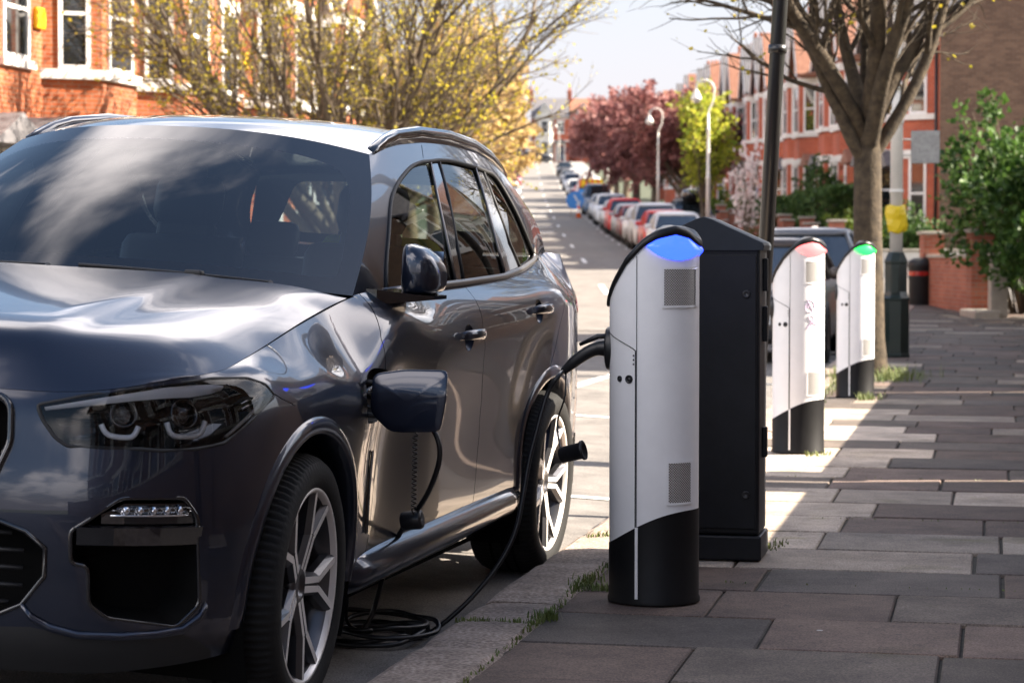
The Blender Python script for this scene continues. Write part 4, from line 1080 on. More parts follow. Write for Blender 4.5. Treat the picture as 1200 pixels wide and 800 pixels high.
# ------------------------------------------------------------------ feeder cabinet
M['cab_black'] = mat('cabinet_paint', (.007,.008,.011), rough=.45, spec=.28, var=.35, vscale=5, bump=.04, bscale=90)
M['cab_roof'] = mat('cabinet_roof', (.016,.021,.028), rough=.5, spec=.3, var=.2, vscale=6)
def cabinet():
    t = thing('feeder_cabinet', 'black steel feeder cabinet with a gabled lid behind the charging post', 'cabinet', S2W(-1.114, 9.01, .105), -STREET)
    w, d = .225, .14
    b = MB(); b.bbox((-w+.003,-d+.003,.10), (w-.003,d-.003,1.235), .012, 0); b.build('housing', M['cab_black'], t)
    p = MB(); p.bbox((-w-.006,-d-.006,0), (w+.006,d+.006,.098), .008); p.build('plinth', M['cab_black'], t)
    r = MB(); prof = [(-w-.012,1.222),(w+.012,1.222),(w+.014,1.240),(w+.008,1.252),(.03,1.345),(0,1.354),(-.03,1.345),(-w-.008,1.252),(-w-.014,1.240)]
    r.rings([[(x*.985, -d-.014, 1.222+(z-1.222)*.985) for x, z in prof], [(x, -d-.011, z) for x, z in prof], [(x, d+.011, z) for x, z in prof], [(x*.985, d+.014, 1.222+(z-1.222)*.985) for x, z in prof]], 0, True, True, None, False)
    r.build('lid', M['cab_roof'], t)
    dr = MB(); dr.bbox((-w+.02,-d-.006,.125), (w-.016,-d+.01,1.205), .004); do = dr.build('door', M['cab_black'], t)
    for z in (1.05, .26):
        k = MB(); k.lathe([(.016,0),(.016,.006),(.012,.008),(.006,.004),(0,.004)], 18, 0, T(w-.055, -d-.006, z, PI/2)); k.build('lock', M['plastic'], do)
    for z0, z1 in ((1.06,1.19),(.86,1.0),(.40,.52)):
        h = MB(); h.bbox((w-.004,-.03,z0), (w+.016,.01,z1), .004); h.build('hinge', M['cab_black'], t)
cabinet()

# ------------------------------------------------------------------ leaning sign pole
M['pole_black'] = mat('pole_paint', (.016,.016,.017), rough=.34, coat=.3, bump=.06, bscale=40)
def pole():
    t = thing('sign_pole', 'slender black pole leaning slightly behind the feeder cabinet', 'pole', S2W(-1.165, 11.2, .10), -STREET)
    t.rotation_euler = (0, math.radians(3.1), -STREET)
    MB().lathe([(.0,-.2),(.038,-.2),(.038,3.9),(.036,3.91),(0,3.92)], 24).build('shaft', M['pole_black'], t)
    b = MB(); b.lathe([(.046,2.2),(.046,2.24)], 20, 0, None, True, True); b.build('clamp_band', M['pole_black'], t)
    s = MB(); s.lathe([(.06,0),(.058,.02),(.042,.045),(.039,.06)], 20, 0, None, True, False); s.build('ground_collar', M['pole_black'], t)
pole()

# ------------------------------------------------------------------ lamp standards
M['lamp_cream'] = mat('lamp_cream_paint', (.74,.71,.64), rough=.45, var=.07, vscale=6)
M['lamp_green'] = mat('lamp_base_green', (.010,.020,.017), rough=.32, coat=.4)
M['lamp_glass'] = mat('lamp_bowl', (.75,.74,.70), rough=.15, coat=.4)
M['sign_grey'] = mat('sign_back', (.32,.32,.31), rough=.55, var=.25, vscale=22)
M['yellow'] = mat('yellow_plastic', (.72,.52,.01), rough=.38, bump=.35, bscale=14)
def octa(r, z): return [(r*math.cos(PI/8+k*PI/4), r*math.sin(PI/8+k*PI/4), z) for k in range(8)]
def swan_parts(t, h, arm=.55, base=False):
    """shaft, swan neck and bell lantern; the arm hangs over -x"""
    s = MB(); s.lathe([(.075,0 if not base else 1.2),(.07,h*.42),(.078,h*.42+.02),(.078,h*.42+.08),(.058,h*.42+.1),(.05,h*.70),(.062,h*.70+.02),(.062,h*.70+.07),(.042,h*.70+.1),(.036,h*.80)], 16, 0, None, True, True); s.build('shaft', M['lamp_cream'], t)
    n = MB(); z0 = h*.79; R = arm*.56
    pts = [(0,0,z0),(.03,0,z0+.2),(.16,0,z0+.48),(.20,0,h-.35)]+[(.20-R+R*math.cos(a), 0, h-.35+R*math.sin(a)*1.05) for a in np.linspace(.25, PI*.93, 9)]
    n.tube(smooth_path(pts, 4), .028, 8); n.build('swan_neck', M['lamp_cream'], t)
    e = pts[-1]
    l = MB(); l.lathe([(.19,-.40),(.185,-.36),(.14,-.25),(.085,-.14),(.05,-.08),(.045,-.02),(.025,.02),(0,.05)], 20, 0, T(e[0], 0, e[2]), True, True); lo = l.build('bell_lantern', M['lamp_cream'], t)
    g = MB(); g.lathe([(0,-.53),(.06,-.52),(.12,-.48),(.15,-.42),(.15,-.40)], 16, 0, T(e[0], 0, e[2]), True, True); g.build('bowl', M['lamp_glass'], lo)
    f = MB(); f.lathe([(.02,0),(.03,.05),(.0,.12)], 8, 0, T(e[0], 0, e[2]+.03)); f.build('finial', M['lamp_cream'], lo)
def lamp_column():
    t = thing('lamp_column', 'cream lamp column on a dark green octagonal base beside the street tree', 'street lamp', S2W(-1.10, 26.65, .10), -STREET)
    b = MB(); rr = [octa(r, z*.76) for r, z in ((.175,0),(.178,.03),(.168,.06),(.166,.86),(.172,.88),(.172,.90),(.150,.93),(.138,1.0),(.136,1.42),(.142,1.44),(.142,1.47),(.10,1.58),(.09,1.60))]
    b.rings(rr, 0, True, True, None, False); bo = b.build('base', M['lamp_green'], t)
    d = MB(); d.bbox((-.04,-.165,.74), (.04,-.12,1.05), .006, 0); d.build('access_door', M['lamp_green'], bo)
    swan_parts(t, 6.6, .6, True)
    for z in (1.9, 2.7, 3.1): MB().lathe([(.082,z),(.082,z+.04)], 16).build('band', M['lamp_cream'], t)
    p = MB(); p.bbox((.16,-.02,2.24), (.49,-.005,2.62), .01); sp = p.build('sign_plate', M['sign_grey'], t)
    a = MB(); a.tube([(0,-.01,2.34),(.3,-.006,2.34)], .012, 6); a.build('sign_bracket', M['lamp_cream'], sp)
    a = MB(); a.tube([(0,-.01,2.52),(.3,-.006,2.52)], .012, 6); a.build('sign_bracket', M['lamp_cream'], sp)
    # plastic bag tied round the shaft
    y = MB(); rings = []
    r = random.Random(2)
    for k, (rad, z) in enumerate(((.082,1.44),(.105,1.46),(.118,1.52),(.112,1.60),(.120,1.66),(.112,1.72),(.100,1.75),(.083,1.76))):
        rings.append([((rad+.018*math.sin(3*a+k)+.012*(r.random()-.5))*math.cos(a), (rad+.012*math.sin(2*a+k*.7)+.012*(r.random()-.5))*math.sin(a), z+.012*math.sin(2*a+1)) for a in np.linspace(0, 2*PI, 21)[:-1]])
    y.rings(rings, 0, False, False, None, False)
    yo = y.build('plastic_bag', M['yellow']); w = S2W(-1.10, 26.65, .10); yo.location = w; yo.rotation_euler = (0, 0, -STREET); tag(yo, 'yellow plastic bag wrapped round the cream lamp column', 'bag')
lamp_column()
LG = 'swan neck street lamps up the hill'
sl = thing('street_lamp', 'pale swan neck street lamp beside the yellow green tree', 'street lamp', (xc(76)+4.35, 76, zp(76)+.1), 0, LG)
swan_parts(sl, 5.75)
for y, dx, lb in ((105, 4.4, 'pale swan neck street lamp in front of the purple trees'), (157, 4.0, 'small swan neck street lamp half hidden among the purple trees'), (300, 2.9, 'tiny pale street lamp at the top of the hill by the end house')):
    c = copy_tree(sl); c.location = (xc(y)+dx, y, zp(y)+.1); c['label'] = lb

# ------------------------------------------------------------------ charging cable
def charging_cable():
    t = thing('charging_cable', 'black charging cable from the post, coiled on the road and plugged into the suv', 'cable', (0, 0, 0))
    sock = S2W(-1.154-CA-.012, 7.82, .105+.878); ax = (S2W(-1, 0)-S2W(0, 0)).normalized()
    h = MB()
    p0 = sock-ax*.03; fw = ax
    path = [p0, p0+fw*.05, p0+fw*.09+Vector((0,0,-.012)), p0+fw*.14+Vector((0,0,-.045)), p0+fw*.185+Vector((0,0,-.085))]
    h.tube(smooth_path(path, 5), list(np.interp(np.linspace(0, 1, 21), [0,.15,.35,.6,.8,1], [.030,.030,.024,.022,.020,.012])), 14)
    ho = h.build('connector_handle', M['plastic'], t)
    lv = MB(); lv.tube([p0+fw*.0+Vector((0,0,.045)), p0+fw*.06+Vector((0,0,.042)), p0+fw*.125+Vector((0,0,.012))], [.008,.010,.006], 6); lv.build('latch', M['plastic'], ho)
    E = path[-1]
    return t, E
CABLE, CABLE_E = charging_cable()
def finish_cable():
    t = CABLE
    A = [CABLE_E, (.163,7.82,.893), (.124,7.82,.833), (.089,7.8,.716), (.059,7.78,.6), (.038,7.75,.485), (.012,7.72,.365), (-.044,7.7,.256), (-.128,7.69,.152), (-.215,7.68,.070), (-.285,7.68,.022), (-.33,7.66,.03)]
    r = random.Random(4); coil = []
    for k in range(62):
        a = k*2*PI/13+.3; rr = .145+.045*math.sin(k*.37)+r.random()*.014
        coil.append((-.46+rr*1.05*math.cos(a), 7.60+rr*1.1*math.sin(a)*1.0, .012+.012*(k//13)+.010*math.sin(k*.8)+.012*r.random()+.010))
    B = [(-.50,7.52,.05),(-.472,7.56,.10), (-.453,7.55,.161), (-.41,7.45,.305), (-.36,7.3,.417), (-.323,7.22,.471), (-.269,7.1,.555), (-.231,7.0,.651), (-.224,6.98,.714), (-.245,6.99,.770), (-.30,7.02,.81)]
    MB().tube(smooth_path(A+coil+B, 5), .0085, 8).build('cable', M['cable'], t)
    # loose end loop beside the tyre
    MB().tube(smooth_path([(-.50,7.62,.05),(-.56,7.50,.06),(-.585,7.42,.16),(-.572,7.40,.24),(-.545,7.43,.20),(-.55,7.5,.09),(-.5,7.58,.04)], 6), .006, 6).build('cable_loop', M['cable'], t)
    tie = MB(); tie.bbox((-.035,-.03,-.02), (.035,.03,.03), .008, 0, T(-.32, 7.62, .035, 0, 0, .5)); tie.build('cable_tie', M['plastic'], t)
    # vehicle-side plug
    sm = SUV.matrix_world
    q = sm @ Vector((.985, .58, .875)); o = (sm.to_3x3() @ Vector((1, .12, -.25))).normalized()
    pl = MB(); pts = [q-o*.03, q+o*.05, q+o*.10+Vector((.01,0,-.015)), Vector((-.30,7.02,.81))]
    pl.tube(smooth_path(pts, 5), list(np.interp(np.linspace(0, 1, 16), [0,.4,.8,1], [.030,.030,.022,.013])), 14); pl.build('vehicle_plug', M['plastic'], t)
    cp = MB(); cp.lathe([(.0,-.034),(.026,-.034),(.030,-.028),(.031,.026),(.027,.034),(.02,.036),(.0,.03)], 20, 0, T(-.318, 7.17, .468, .25, 1.45)); cp.build('dust_cap', M['plastic'], t)
    sp = []
    for k in range(150):
        f = k/149; a = k*2*PI/9; x, y, z = -.300-.010*f, 7.0+.12*f, .752-.245*f
        sp.append((x+.008*math.cos(a), y+.008*math.sin(a), z))
    MB().tube([(-.30,7.0,.80),(-.30,7.0,.76)]+sp+[(-.31,7.13,.49)], .0022, 5).build('coiled_tether', M['cable'], t)
    # second dust cap hanging from the post-side connector
    MB().tube(smooth_path([CABLE_E+Vector((.01,.012,-.0)), (.185,7.86,.82), (.160,7.90,.73), (.165,7.84,.655), (.178,7.775,.634)], 5), .0035, 6).build('cap_strap', M['cable'], t)
    c2 = MB(); c2.lathe([(0,-.042),(.024,-.042),(.028,-.036),(.029,.036),(.034,.038),(.034,.046),(.028,.048),(.026,.03),(0,.03)], 22, 0, T(.205, 7.74, .632, 0, 1.32, -.35)); c2.build('dust_cap', M['plastic'], t)
finish_cable()
# ------------------------------------------------------------------ trees, shrubs, hedges
M['bark_grey'] = mat('bark_grey', (.020,.014,.009), rough=.95, col2=(.098,.072,.044), vscale=11, bump=1., bscale=34)
M['bark_brown'] = mat('bark_brown', (.075,.055,.04), rough=.9, col2=(.17,.13,.085), vscale=14, bump=.7, bscale=40)
def leaf_mat(name, c1, c2, trans=.35):
    m = bpy.data.materials.new(name); m.use_nodes = True; nt = m.node_tree; b = nt.nodes['Principled BSDF']; L = nt.links.new
    g = _n(nt, 'ShaderNodeNewGeometry'); r = _n(nt, 'ShaderNodeValToRGB'); r.color_ramp.elements[0].color = (*c1, 1); r.color_ramp.elements[1].color = (*c2, 1)
    L(g.outputs['Random Per Island'], r.inputs[0]); L(r.outputs[0], b.inputs['Base Color']); b.inputs['Roughness'].default_value = .55; b.inputs['Specular IOR Level'].default_value = .3
    t = _n(nt, 'ShaderNodeBsdfTranslucent'); L(r.outputs[0], t.inputs[0]); mx = _n(nt, 'ShaderNodeMixShader'); mx.inputs[0].default_value = trans
    o = nt.nodes['Material Output']; L(b.outputs[0], mx.inputs[1]); L(t.outputs[0], mx.inputs[2]); L(mx.outputs[0], o.inputs[0]); return m
M['leaf_bud'] = leaf_mat('yellow_buds', (.30,.27,.03), (.64,.50,.05), .5)
M['leaf_gold'] = leaf_mat('golden_leaves', (.40,.27,.12), (.66,.50,.22), .5)
M['leaf_plum'] = leaf_mat('plum_leaves', (.16,.055,.055), (.40,.19,.17), .4)
M['leaf_lime'] = leaf_mat('lime_leaves', (.20,.27,.03), (.50,.48,.06), .5)
M['leaf_green'] = leaf_mat('shrub_leaves', (.018,.05,.010), (.09,.17,.03), .3)
M['leaf_dark'] = leaf_mat('hedge_leaves', (.025,.06,.014), (.09,.16,.04), .25)
M['leaf_fresh'] = leaf_mat('fresh_leaves', (.06,.11,.015), (.19,.25,.04), .35)
M['blossom'] = leaf_mat('blossom', (.74,.60,.58), (.86,.80,.76), .4)
M['leaf_red'] = leaf_mat('cordyline_leaves', (.07,.012,.018), (.20,.04,.04), .25)
def rand_dir(r, flat=0.):
    while 1:
        v = Vector((r.uniform(-1,1), r.uniform(-1,1), r.uniform(-1,1)))
        if .05 < v.length < 1: return v.normalized()
def add_leaf(mb, p, d, s, r, w=.45):
    n = rand_dir(r); t = (d+rand_dir(r)*.7).normalized(); u = t.cross(n)
    if u.length < 1e-3: return
    u = u.normalized()*s*w; t = t*s; k = u.cross(t).normalized()*s*.12
    mb.add([p, p+t*.45+u+k, p+t, p+t*.45-u+k], [(0,1,2,3)], 0, False)
def skeleton(r, spec, height):
    """recursive limbs. spec: per level dict(n, len, spread, rad, up, wob, seg)"""
    limbs = []
    def grow(p, d, L, rad, lv):
        S = spec[lv]; n = S['seg']; pts = [p.copy()]; rads = [rad]; dd = d.copy(); kids = []
        for k in range(n):
            dd = (dd+rand_dir(r)*S['wob']+Vector((0,0,S['up']))).normalized()
            p = p+dd*L/n; pts.append(p.copy()); rads.append(rad*(1-(k+1)/n*(1-S['taper'])))
            kids.append((p.copy(), dd.copy(), rads[-1]))
        limbs.append((lv, pts, rads))
        if lv+1 < len(spec):
            N = spec[lv+1]; m = N['n']; m = m if isinstance(m, int) else r.randint(*m); az = r.random()*2*PI
            for i in range(m):
                f = N['from']+(1-N['from'])*((i+.5+r.uniform(-.4,.4))/m); j = min(n-1, int(f*n)); q, dq, rq = kids[j]
                if f < .97 and j > 0: q = kids[j-1][0].lerp(q, f*n-j)
                az += 2.4+r.uniform(-.4,.4); sp = N['spread']*r.uniform(.7,1.25)
                a = dq.orthogonal().normalized(); b = dq.cross(a); c = (dq*math.cos(sp)+(a*math.cos(az)+b*math.sin(az))*math.sin(sp)).normalized()
                grow(q, c, N['len']*r.uniform(.65,1.2)*(1.12-.45*f if lv else 1), min(rq*.85, N['rad']*r.uniform(.8,1.2)), lv+1)
    S = spec[0]; grow(Vector((0,0,-.15)), Vector((r.uniform(-.04,.04), r.uniform(-.04,.04), 1)).normalized(), S['len'], S['rad'], 0)
    return limbs
def tree(name, label, cat, loc, spec, leafm, barkm, nleaf, lsize, seed, group=None, leafmin=2, rotz=0, clump=.12, crown_name='crown', flare=1.35):
    r = random.Random(seed); limbs = skeleton(r, spec, 0)
    t = thing(name, label, cat, loc, rotz, group)
    tk = MB(); br = MB(); sides = (12, 8, 6, 4, 3, 3)
    for lv, pts, rads in limbs:
        if lv == 0: rads = [rads[0]*flare]+rads[1:]
        (tk if lv <= 1 else br).tube(pts if lv > 1 else smooth_path(pts, 3), rads if lv > 1 else list(np.interp(np.linspace(0, len(rads)-1, (len(pts)-1)*3+1), range(len(rads)), rads)), sides[lv], 0, lv == 0)
    tk.build('trunk', barkm, t)
    co = br.build('branches', barkm, t)
    if nleaf:
        lf = MB(); tips = [(lv, p, q) for lv, pts, _ in limbs if lv >= leafmin for p, q in zip(pts[:-1], pts[1:])]
        for _ in range(nleaf):
            lv, p, q = r.choice(tips); f = r.random(); add_leaf(lf, p.lerp(q, f)+rand_dir(r)*clump*r.random(), (q-p).normalized(), lsize*r.uniform(.55,1.3), r)
        lf.build(crown_name, leafm, t)
    return t
def L_(n, ln, spread, rad, up=.05, wob=.15, seg=4, frm=.4, taper=.5): return {'n': n, 'len': ln, 'spread': spread, 'rad': rad, 'up': up, 'wob': wob, 'seg': seg, 'from': frm, 'taper': taper}
# the bare tree behind the charging posts
tree('street_tree', 'bare grey street tree with heavy spreading limbs behind the charging posts', 'tree', S2W(-1.17, 22.5, .10),
     [L_(1,2.60,0,.155,.0,.03,5,.5,.88), L_((9,9),3.1,.58,.088,.045,.12,7,.84,.40), L_((6,8),1.45,.62,.034,.04,.18,5,.22,.38), L_((6,8),.8,.62,.013,.04,.2,4,.2,.4), L_((4,6),.42,.6,.0055,.03,.25,3,.2,.4)], M['leaf_bud'], M['bark_grey'], 700, .055, 21, leafmin=3, rotz=.6)
# the big budding tree across the road
tree('budding_tree', 'wide many stemmed tree with small yellow buds behind the dark suv', 'tree', S2W(-10.4, 35.8, .1),
     [L_(1,1.5,0,.26,.0,.03,4,.5,.9), L_((15,15),5.0,.60,.10,.035,.07,8,.5,.33), L_((9,11),2.5,.5,.030,.03,.13,6,.22,.4), L_((7,9),1.25,.55,.012,.02,.17,4,.15,.4), L_((4,6),.60,.55,.006,.02,.2,3,.2,.5)], M['leaf_bud'], M['bark_brown'], 12500, .062, 5, leafmin=3, clump=.10)
def far_tree(name, label, y, dx, spec, leafm, nleaf, lsize, seed, group, scale=1., barkm=None):
    t = tree(name, label, 'tree', (xc(y)+dx, y, zp(y)+.08), spec, leafm, barkm or M['bark_brown'], nleaf, lsize, seed, group, leafmin=2, clump=.30); t.scale = (scale,)*3; return t
round_spec = [L_(1,1.9,0,.17,.0,.04,3,.5,.8), L_((7,8),2.9,.75,.08,.06,.14,5,.6,.4), L_((7,8),1.6,.75,.03,.05,.2,4,.15,.4), L_((4,5),.8,.8,.012,.03,.25,3,.1,.4)]
GT = 'golden trees along the opposite pavement'
g1 = far_tree('golden_tree', 'golden tree in young leaf standing first behind the wide budding tree', 62, -4.9, round_spec, M['leaf_gold'], 15000, .15, 31, GT, 1.45)
g2 = far_tree('golden_tree', 'golden tree reaching out over the road above the parked cars', 78, -4.9, round_spec, M['leaf_gold'], 15000, .16, 32, GT, 1.45)
def dup(o, y, dx, rz, sc, label=None):
    c = copy_tree(o); c.location = (xc(y)+dx, y, zp(y)+.08); c.rotation_euler = (0, 0, rz); c.scale = (sc,)*3
    if label: c['label'] = label
    return c
dup(g1, 95, -5.1, 1.3, 1.45, 'golden tree third in the row, its crown over the far cars'); dup(g2, 114, -5.6, 2.5, 1.45, 'golden tree at the far end of the golden row')
dup(g1, 140, -6.6, 3.9, 1.5, 'golden tree farthest up the hill')
PL = 'purple leaved trees along the right pavement'
p1 = far_tree('plum_tree', 'purple leaved tree on the pavement just beyond the yellow green tree', 112, 6.0, round_spec, M['leaf_plum'], 12000, .16, 41, PL, 1.4)
p2 = far_tree('plum_tree', 'purple leaved tree second in the row behind a swan neck lamp', 128, 5.6, round_spec, M['leaf_plum'], 12000, .16, 42, PL, 1.5)
for y, dx, rz, sc, o, lb in ((146, 5.4, 1., 1.6, p1, 'purple leaved tree in the middle of the row, beside the small lamp'), (166, 5.6, 2., 1.55, p2, 'purple leaved tree just past the middle of the row'), (190, 6.0, 3., 1.5, p1, 'purple leaved tree behind the van with yellow chevrons'), (220, 6.6, 4., 1.4, p2, 'purple leaved tree near the top of the hill'), (255, 7.4, 5., 1.3, p1, 'last purple leaved tree before the end house')): dup(o, y, dx, rz, sc, lb)
dup(p1, 205, -6.4, 2.2, 1.1, 'purple leaved tree on the opposite side above the white parked cars')['group'] = 'purple leaved trees on the opposite side'
dup(p2, 250, -7.4, 1.2, 1.2, 'purple leaved tree on the opposite side near the hilltop')['group'] = 'purple leaved trees on the opposite side'
up_spec = [L_(1,1.6,0,.10,.0,.03,3,.5,.8), L_((6,7),3.4,.26,.05,.12,.10,5,.5,.4), L_((7,8),1.2,.55,.02,.10,.2,4,.15,.4), L_((4,5),.6,.7,.01,.05,.25,3,.1,.4)]
far_tree('lime_tree', 'slender yellow green tree in fresh leaf between two swan neck lamps', 86, 5.0, up_spec, M['leaf_lime'], 3600, .14, 51, None, 1.2)
blossom_spec = [L_(1,1.0,0,.05,.0,.03,3,.5,.8), L_((5,6),2.3,.22,.03,.1,.08,5,.3,.4), L_((5,6),.5,.5,.012,.10,.2,3,.15,.4)]
far_tree('blossom_tree', 'small upright tree with pale pink blossom in front of the brick terrace', 69, 4.9, blossom_spec, M['blossom'], 420, .13, 61, None, 1.15)
far_tree('round_tree', 'lone dark tree on the skyline behind the purple trees', 190, 13, round_spec, M['leaf_green'], 5000, .25, 71, None, 1.2)

def leafy_box(name, label, cat, loc, size, leafm, n, ls, seed, rotz=0, group=None, lumps=.12, core=True):
    """clipped hedge or shrub: dark woody core, leaves over an uneven surface and through the depth"""
    r = random.Random(seed); t = thing(name, label, cat, loc, rotz, group); sx, sy, sz = size; lf = MB()
    for _ in range(n):
        f = r.choice((0,0,1,1,2,2,2)); x, y, z = r.uniform(-.5,.5)*sx, r.uniform(-.5,.5)*sy, r.uniform(.02,1)*sz
        dpt = abs(r.gauss(0, lumps)); w = lumps*(math.sin(x*3.1+seed)+math.sin(z*4.3+y*2.7))*.5
        if f == 0: x = math.copysign(sx/2-dpt+w, x); d = Vector((x, 0, .3))
        elif f == 1: y = math.copysign(sy/2-dpt+w, y); d = Vector((0, y, .3))
        else: z = sz-dpt+w; d = Vector((0, 0, 1))
        add_leaf(lf, Vector((x, y, z)), d.normalized(), ls*r.uniform(.6,1.3), r, .5)
    lf.build('foliage', leafm, t)
    c = MB(); 
    for _ in range(60):
        x, y = r.uniform(-.42,.42)*sx, r.uniform(-.42,.42)*sy; p = Vector((x, y, -.05)); q = p+Vector((r.uniform(-.2,.2)*sx*.2, r.uniform(-.2,.2)*sy*.2, sz*r.uniform(.6,.95))); c.tube([p, p.lerp(q, .5)+rand_dir(r)*.05, q], [.014,.01,.005], 4)
    c.build('stems', M['bark_brown'], t)
    return t
def shrub(name, label, loc, rx, ry, h, leafm, n, ls, seed, group=None, z0=.05, lean=(0,0)):
    """free growing bush: arching stems with leaves gathered in clumps"""
    r = random.Random(seed); t = thing(name, label, 'shrub', loc, 0, group); st = MB(); lf = MB(); cl = []
    for _ in range(46):
        a = r.random()*2*PI; q = r.random()**.6; hh = h*(.35+.65*r.random())*(1-.35*q*q); top = Vector((rx*q*math.cos(a)+lean[0]*hh/h, ry*q*math.sin(a)+lean[1]*hh/h, hh)); base = Vector((top.x*.25, top.y*.25, -.05))
        mid = base.lerp(top, .55)+Vector((0,0,.12*h)); st.tube([base, base.lerp(mid, .5), mid, top], [.022,.016,.010,.004], 4)
        for f in (.45,.6,.75,.88,1.): cl.append((mid.lerp(top, (f-.45)/.55)+rand_dir(r)*.12*h*.5, r.uniform(.10,.24)*min(rx, h)))
    for _ in range(n):
        c, rad = r.choice(cl); d = rand_dir(r); p = c+d*rad*r.random()**.5
        if p.z > z0: add_leaf(lf, p, (d+Vector((0,0,.2))).normalized(), ls*r.uniform(.6,1.3), r, .45)
    lf.build('foliage', leafm, t); st.build('stems', M['bark_brown'], t); return t
# hedge and shrub by the garden posts, right edge
shrub('overhanging_shrub', 'tall glossy green shrub overhanging the brick garden wall at the pavement edge', (9.15, 37.4, .18), 1.25, 2.3, 3.3, M['leaf_green'], 12000, .125, 81, lean=(-.25, .3))
shrub('leaning_shrub', 'arching green shrub with loose sprays over the brick wall and the purple cordyline', (9.3, 40.4, .2), 1.4, 1.7, 4.1, M['leaf_green'], 7000, .13, 82, lean=(-.75, .4))
leafy_box('clipped_hedge', 'dark clipped hedge in front of the brick terrace by the blossom tree', 'hedge', (9.95, 71.5, zp(71)+.1), (1.3, 8.5, 2.0), M['leaf_dark'], 9000, .12, 83)
leafy_box('clipped_hedge', 'lower clipped hedge farther up behind the lamp posts', 'hedge', (9.6, 84, zp(84)+.1), (1.2, 7, 1.6), M['leaf_dark'], 6000, .13, 84)
shrub('golden_bush', 'bright yellow green bush beside the tree trunk in front of the gabled house', (9.75, 63.2, zp(63)), 1.0, 1.2, 2.0, M['leaf_fresh'], 4200, .12, 85)
shrub('round_shrub', 'dark round garden shrub behind the white garden wall', (10.9, 61.5, zp(61)), .9, 1.0, 1.9, M['leaf_dark'], 2600, .12, 86)
shrub('garden_shrub', 'bushy dark evergreen behind the blossom tree', (10.8, 78, zp(78)), 1.6, 2.0, 3.2, M['leaf_dark'], 4000, .15, 87)
shrub('front_shrub', 'mixed green shrub under the purple trees', (9.2, 104, zp(104)), 1.3, 3.0, 2.2, M['leaf_fresh'], 3500, .15, 88)
def cordyline():
    r = random.Random(9); t = thing('cordyline', 'spiky purple cordyline behind the brick garden wall', 'plant', (9.0, 41.6, .25)); st = MB(); st.tube([(0,0,0),(.02,0,.5),(0,.02,.95)], [.06,.05,.045], 8); st.build('stem', M['bark_brown'], t)
    lf = MB()
    for _ in range(90):
        d = rand_dir(r); d.z = abs(d.z)*1.2-.15; d.normalize(); ln = r.uniform(.5,.85); u = d.cross(Vector((0,0,1))).normalized()*.020; p = Vector((0,0,.92)); q = p+d*ln*.6; e = p+d*ln+Vector((0,0,-.12*ln))
        lf.add([p-u, p+u, q+u, q-u, e], [(0,1,2,3),(3,2,4)])
    lf.build('leaves', M['leaf_red'], t)
cordyline()
# ------------------------------------------------------------------ houses
M['brick_orange'] = brick_mat('orange_brick', (.33,.072,.018), (.42,.11,.03), (.30,.20,.13))
M['brick_red'] = brick_mat('red_brick', (.44,.075,.032), (.54,.115,.05), (.36,.22,.16))
M['brick_stock'] = brick_mat('stock_brick', (.125,.066,.040), (.20,.115,.07), (.17,.13,.10))
M['brick_garden'] = brick_mat('garden_wall_brick', (.33,.085,.045), (.43,.14,.08), (.26,.19,.15))
M['stone'] = mat('painted_stone', (.70,.68,.64), rough=.65, var=.08, vscale=4)
M['frame_white'] = mat('white_joinery', (.76,.75,.73), rough=.4)
M['pane'] = mat('window_pane', (.012,.014,.016), rough=.04, spec=.8, coat=.6)
M['slate'] = mat('roof_slate', (.10,.098,.105), rough=.55, col2=(.19,.18,.185), vscale=3.5, bump=.5, bscale=9, stretch=(1,1,4))
M['tile'] = mat('roof_tile', (.21,.085,.05), rough=.75, col2=(.33,.16,.10), vscale=5, bump=.5, bscale=12)
M['pot'] = mat('chimney_pot', (.45,.15,.06), rough=.8, var=.2, vscale=8)
M['door_paint'] = mat('door_paint', (.03,.05,.09), rough=.3, coat=.4)
M['lead'] = mat('drainpipe', (.012,.012,.013), rough=.5)
M['alarm_yellow'] = mat('alarm_box', (.75,.48,.01), rough=.35)
M['render'] = mat('cream_render', (.66,.63,.58), rough=.8, var=.08, vscale=2)
def oriented(p0, p1):
    """matrix whose x runs p0 -> p1 in plan, y points into the wall"""
    d = (Vector(p1)-Vector(p0)); a = math.atan2(d.y, d.x); return Matrix.Translation((p0[0], p0[1], 0)) @ Matrix.Rotation(a, 4, 'Z')
def window(parent, Mx, x0, x1, z0, z1, sash=True, proud=.035):
    w = MB(); f = .075
    for lo, hi in (((x0,-proud,z0),(x0+f,.02,z1)), ((x1-f,-proud,z0),(x1,.02,z1)), ((x0+f,-proud,z0),(x1-f,.02,z0+f)), ((x0+f,-proud,z1-f),(x1-f,.02,z1))): w.box(lo, hi, 0, Mx)
    if sash:
        zm = (z0+z1)/2; w.box((x0+f,-proud+.008,zm-.03), (x1-f,.02,zm+.03), 0, Mx)
    o = w.build('window', M['frame_white'], parent)
    p = MB(); p.box((x0+f*.8,-.008,z0+f*.8), (x1-f*.8,.012,z1-f*.8), 0, Mx); p.build('pane', M['pane'], o)
    return o
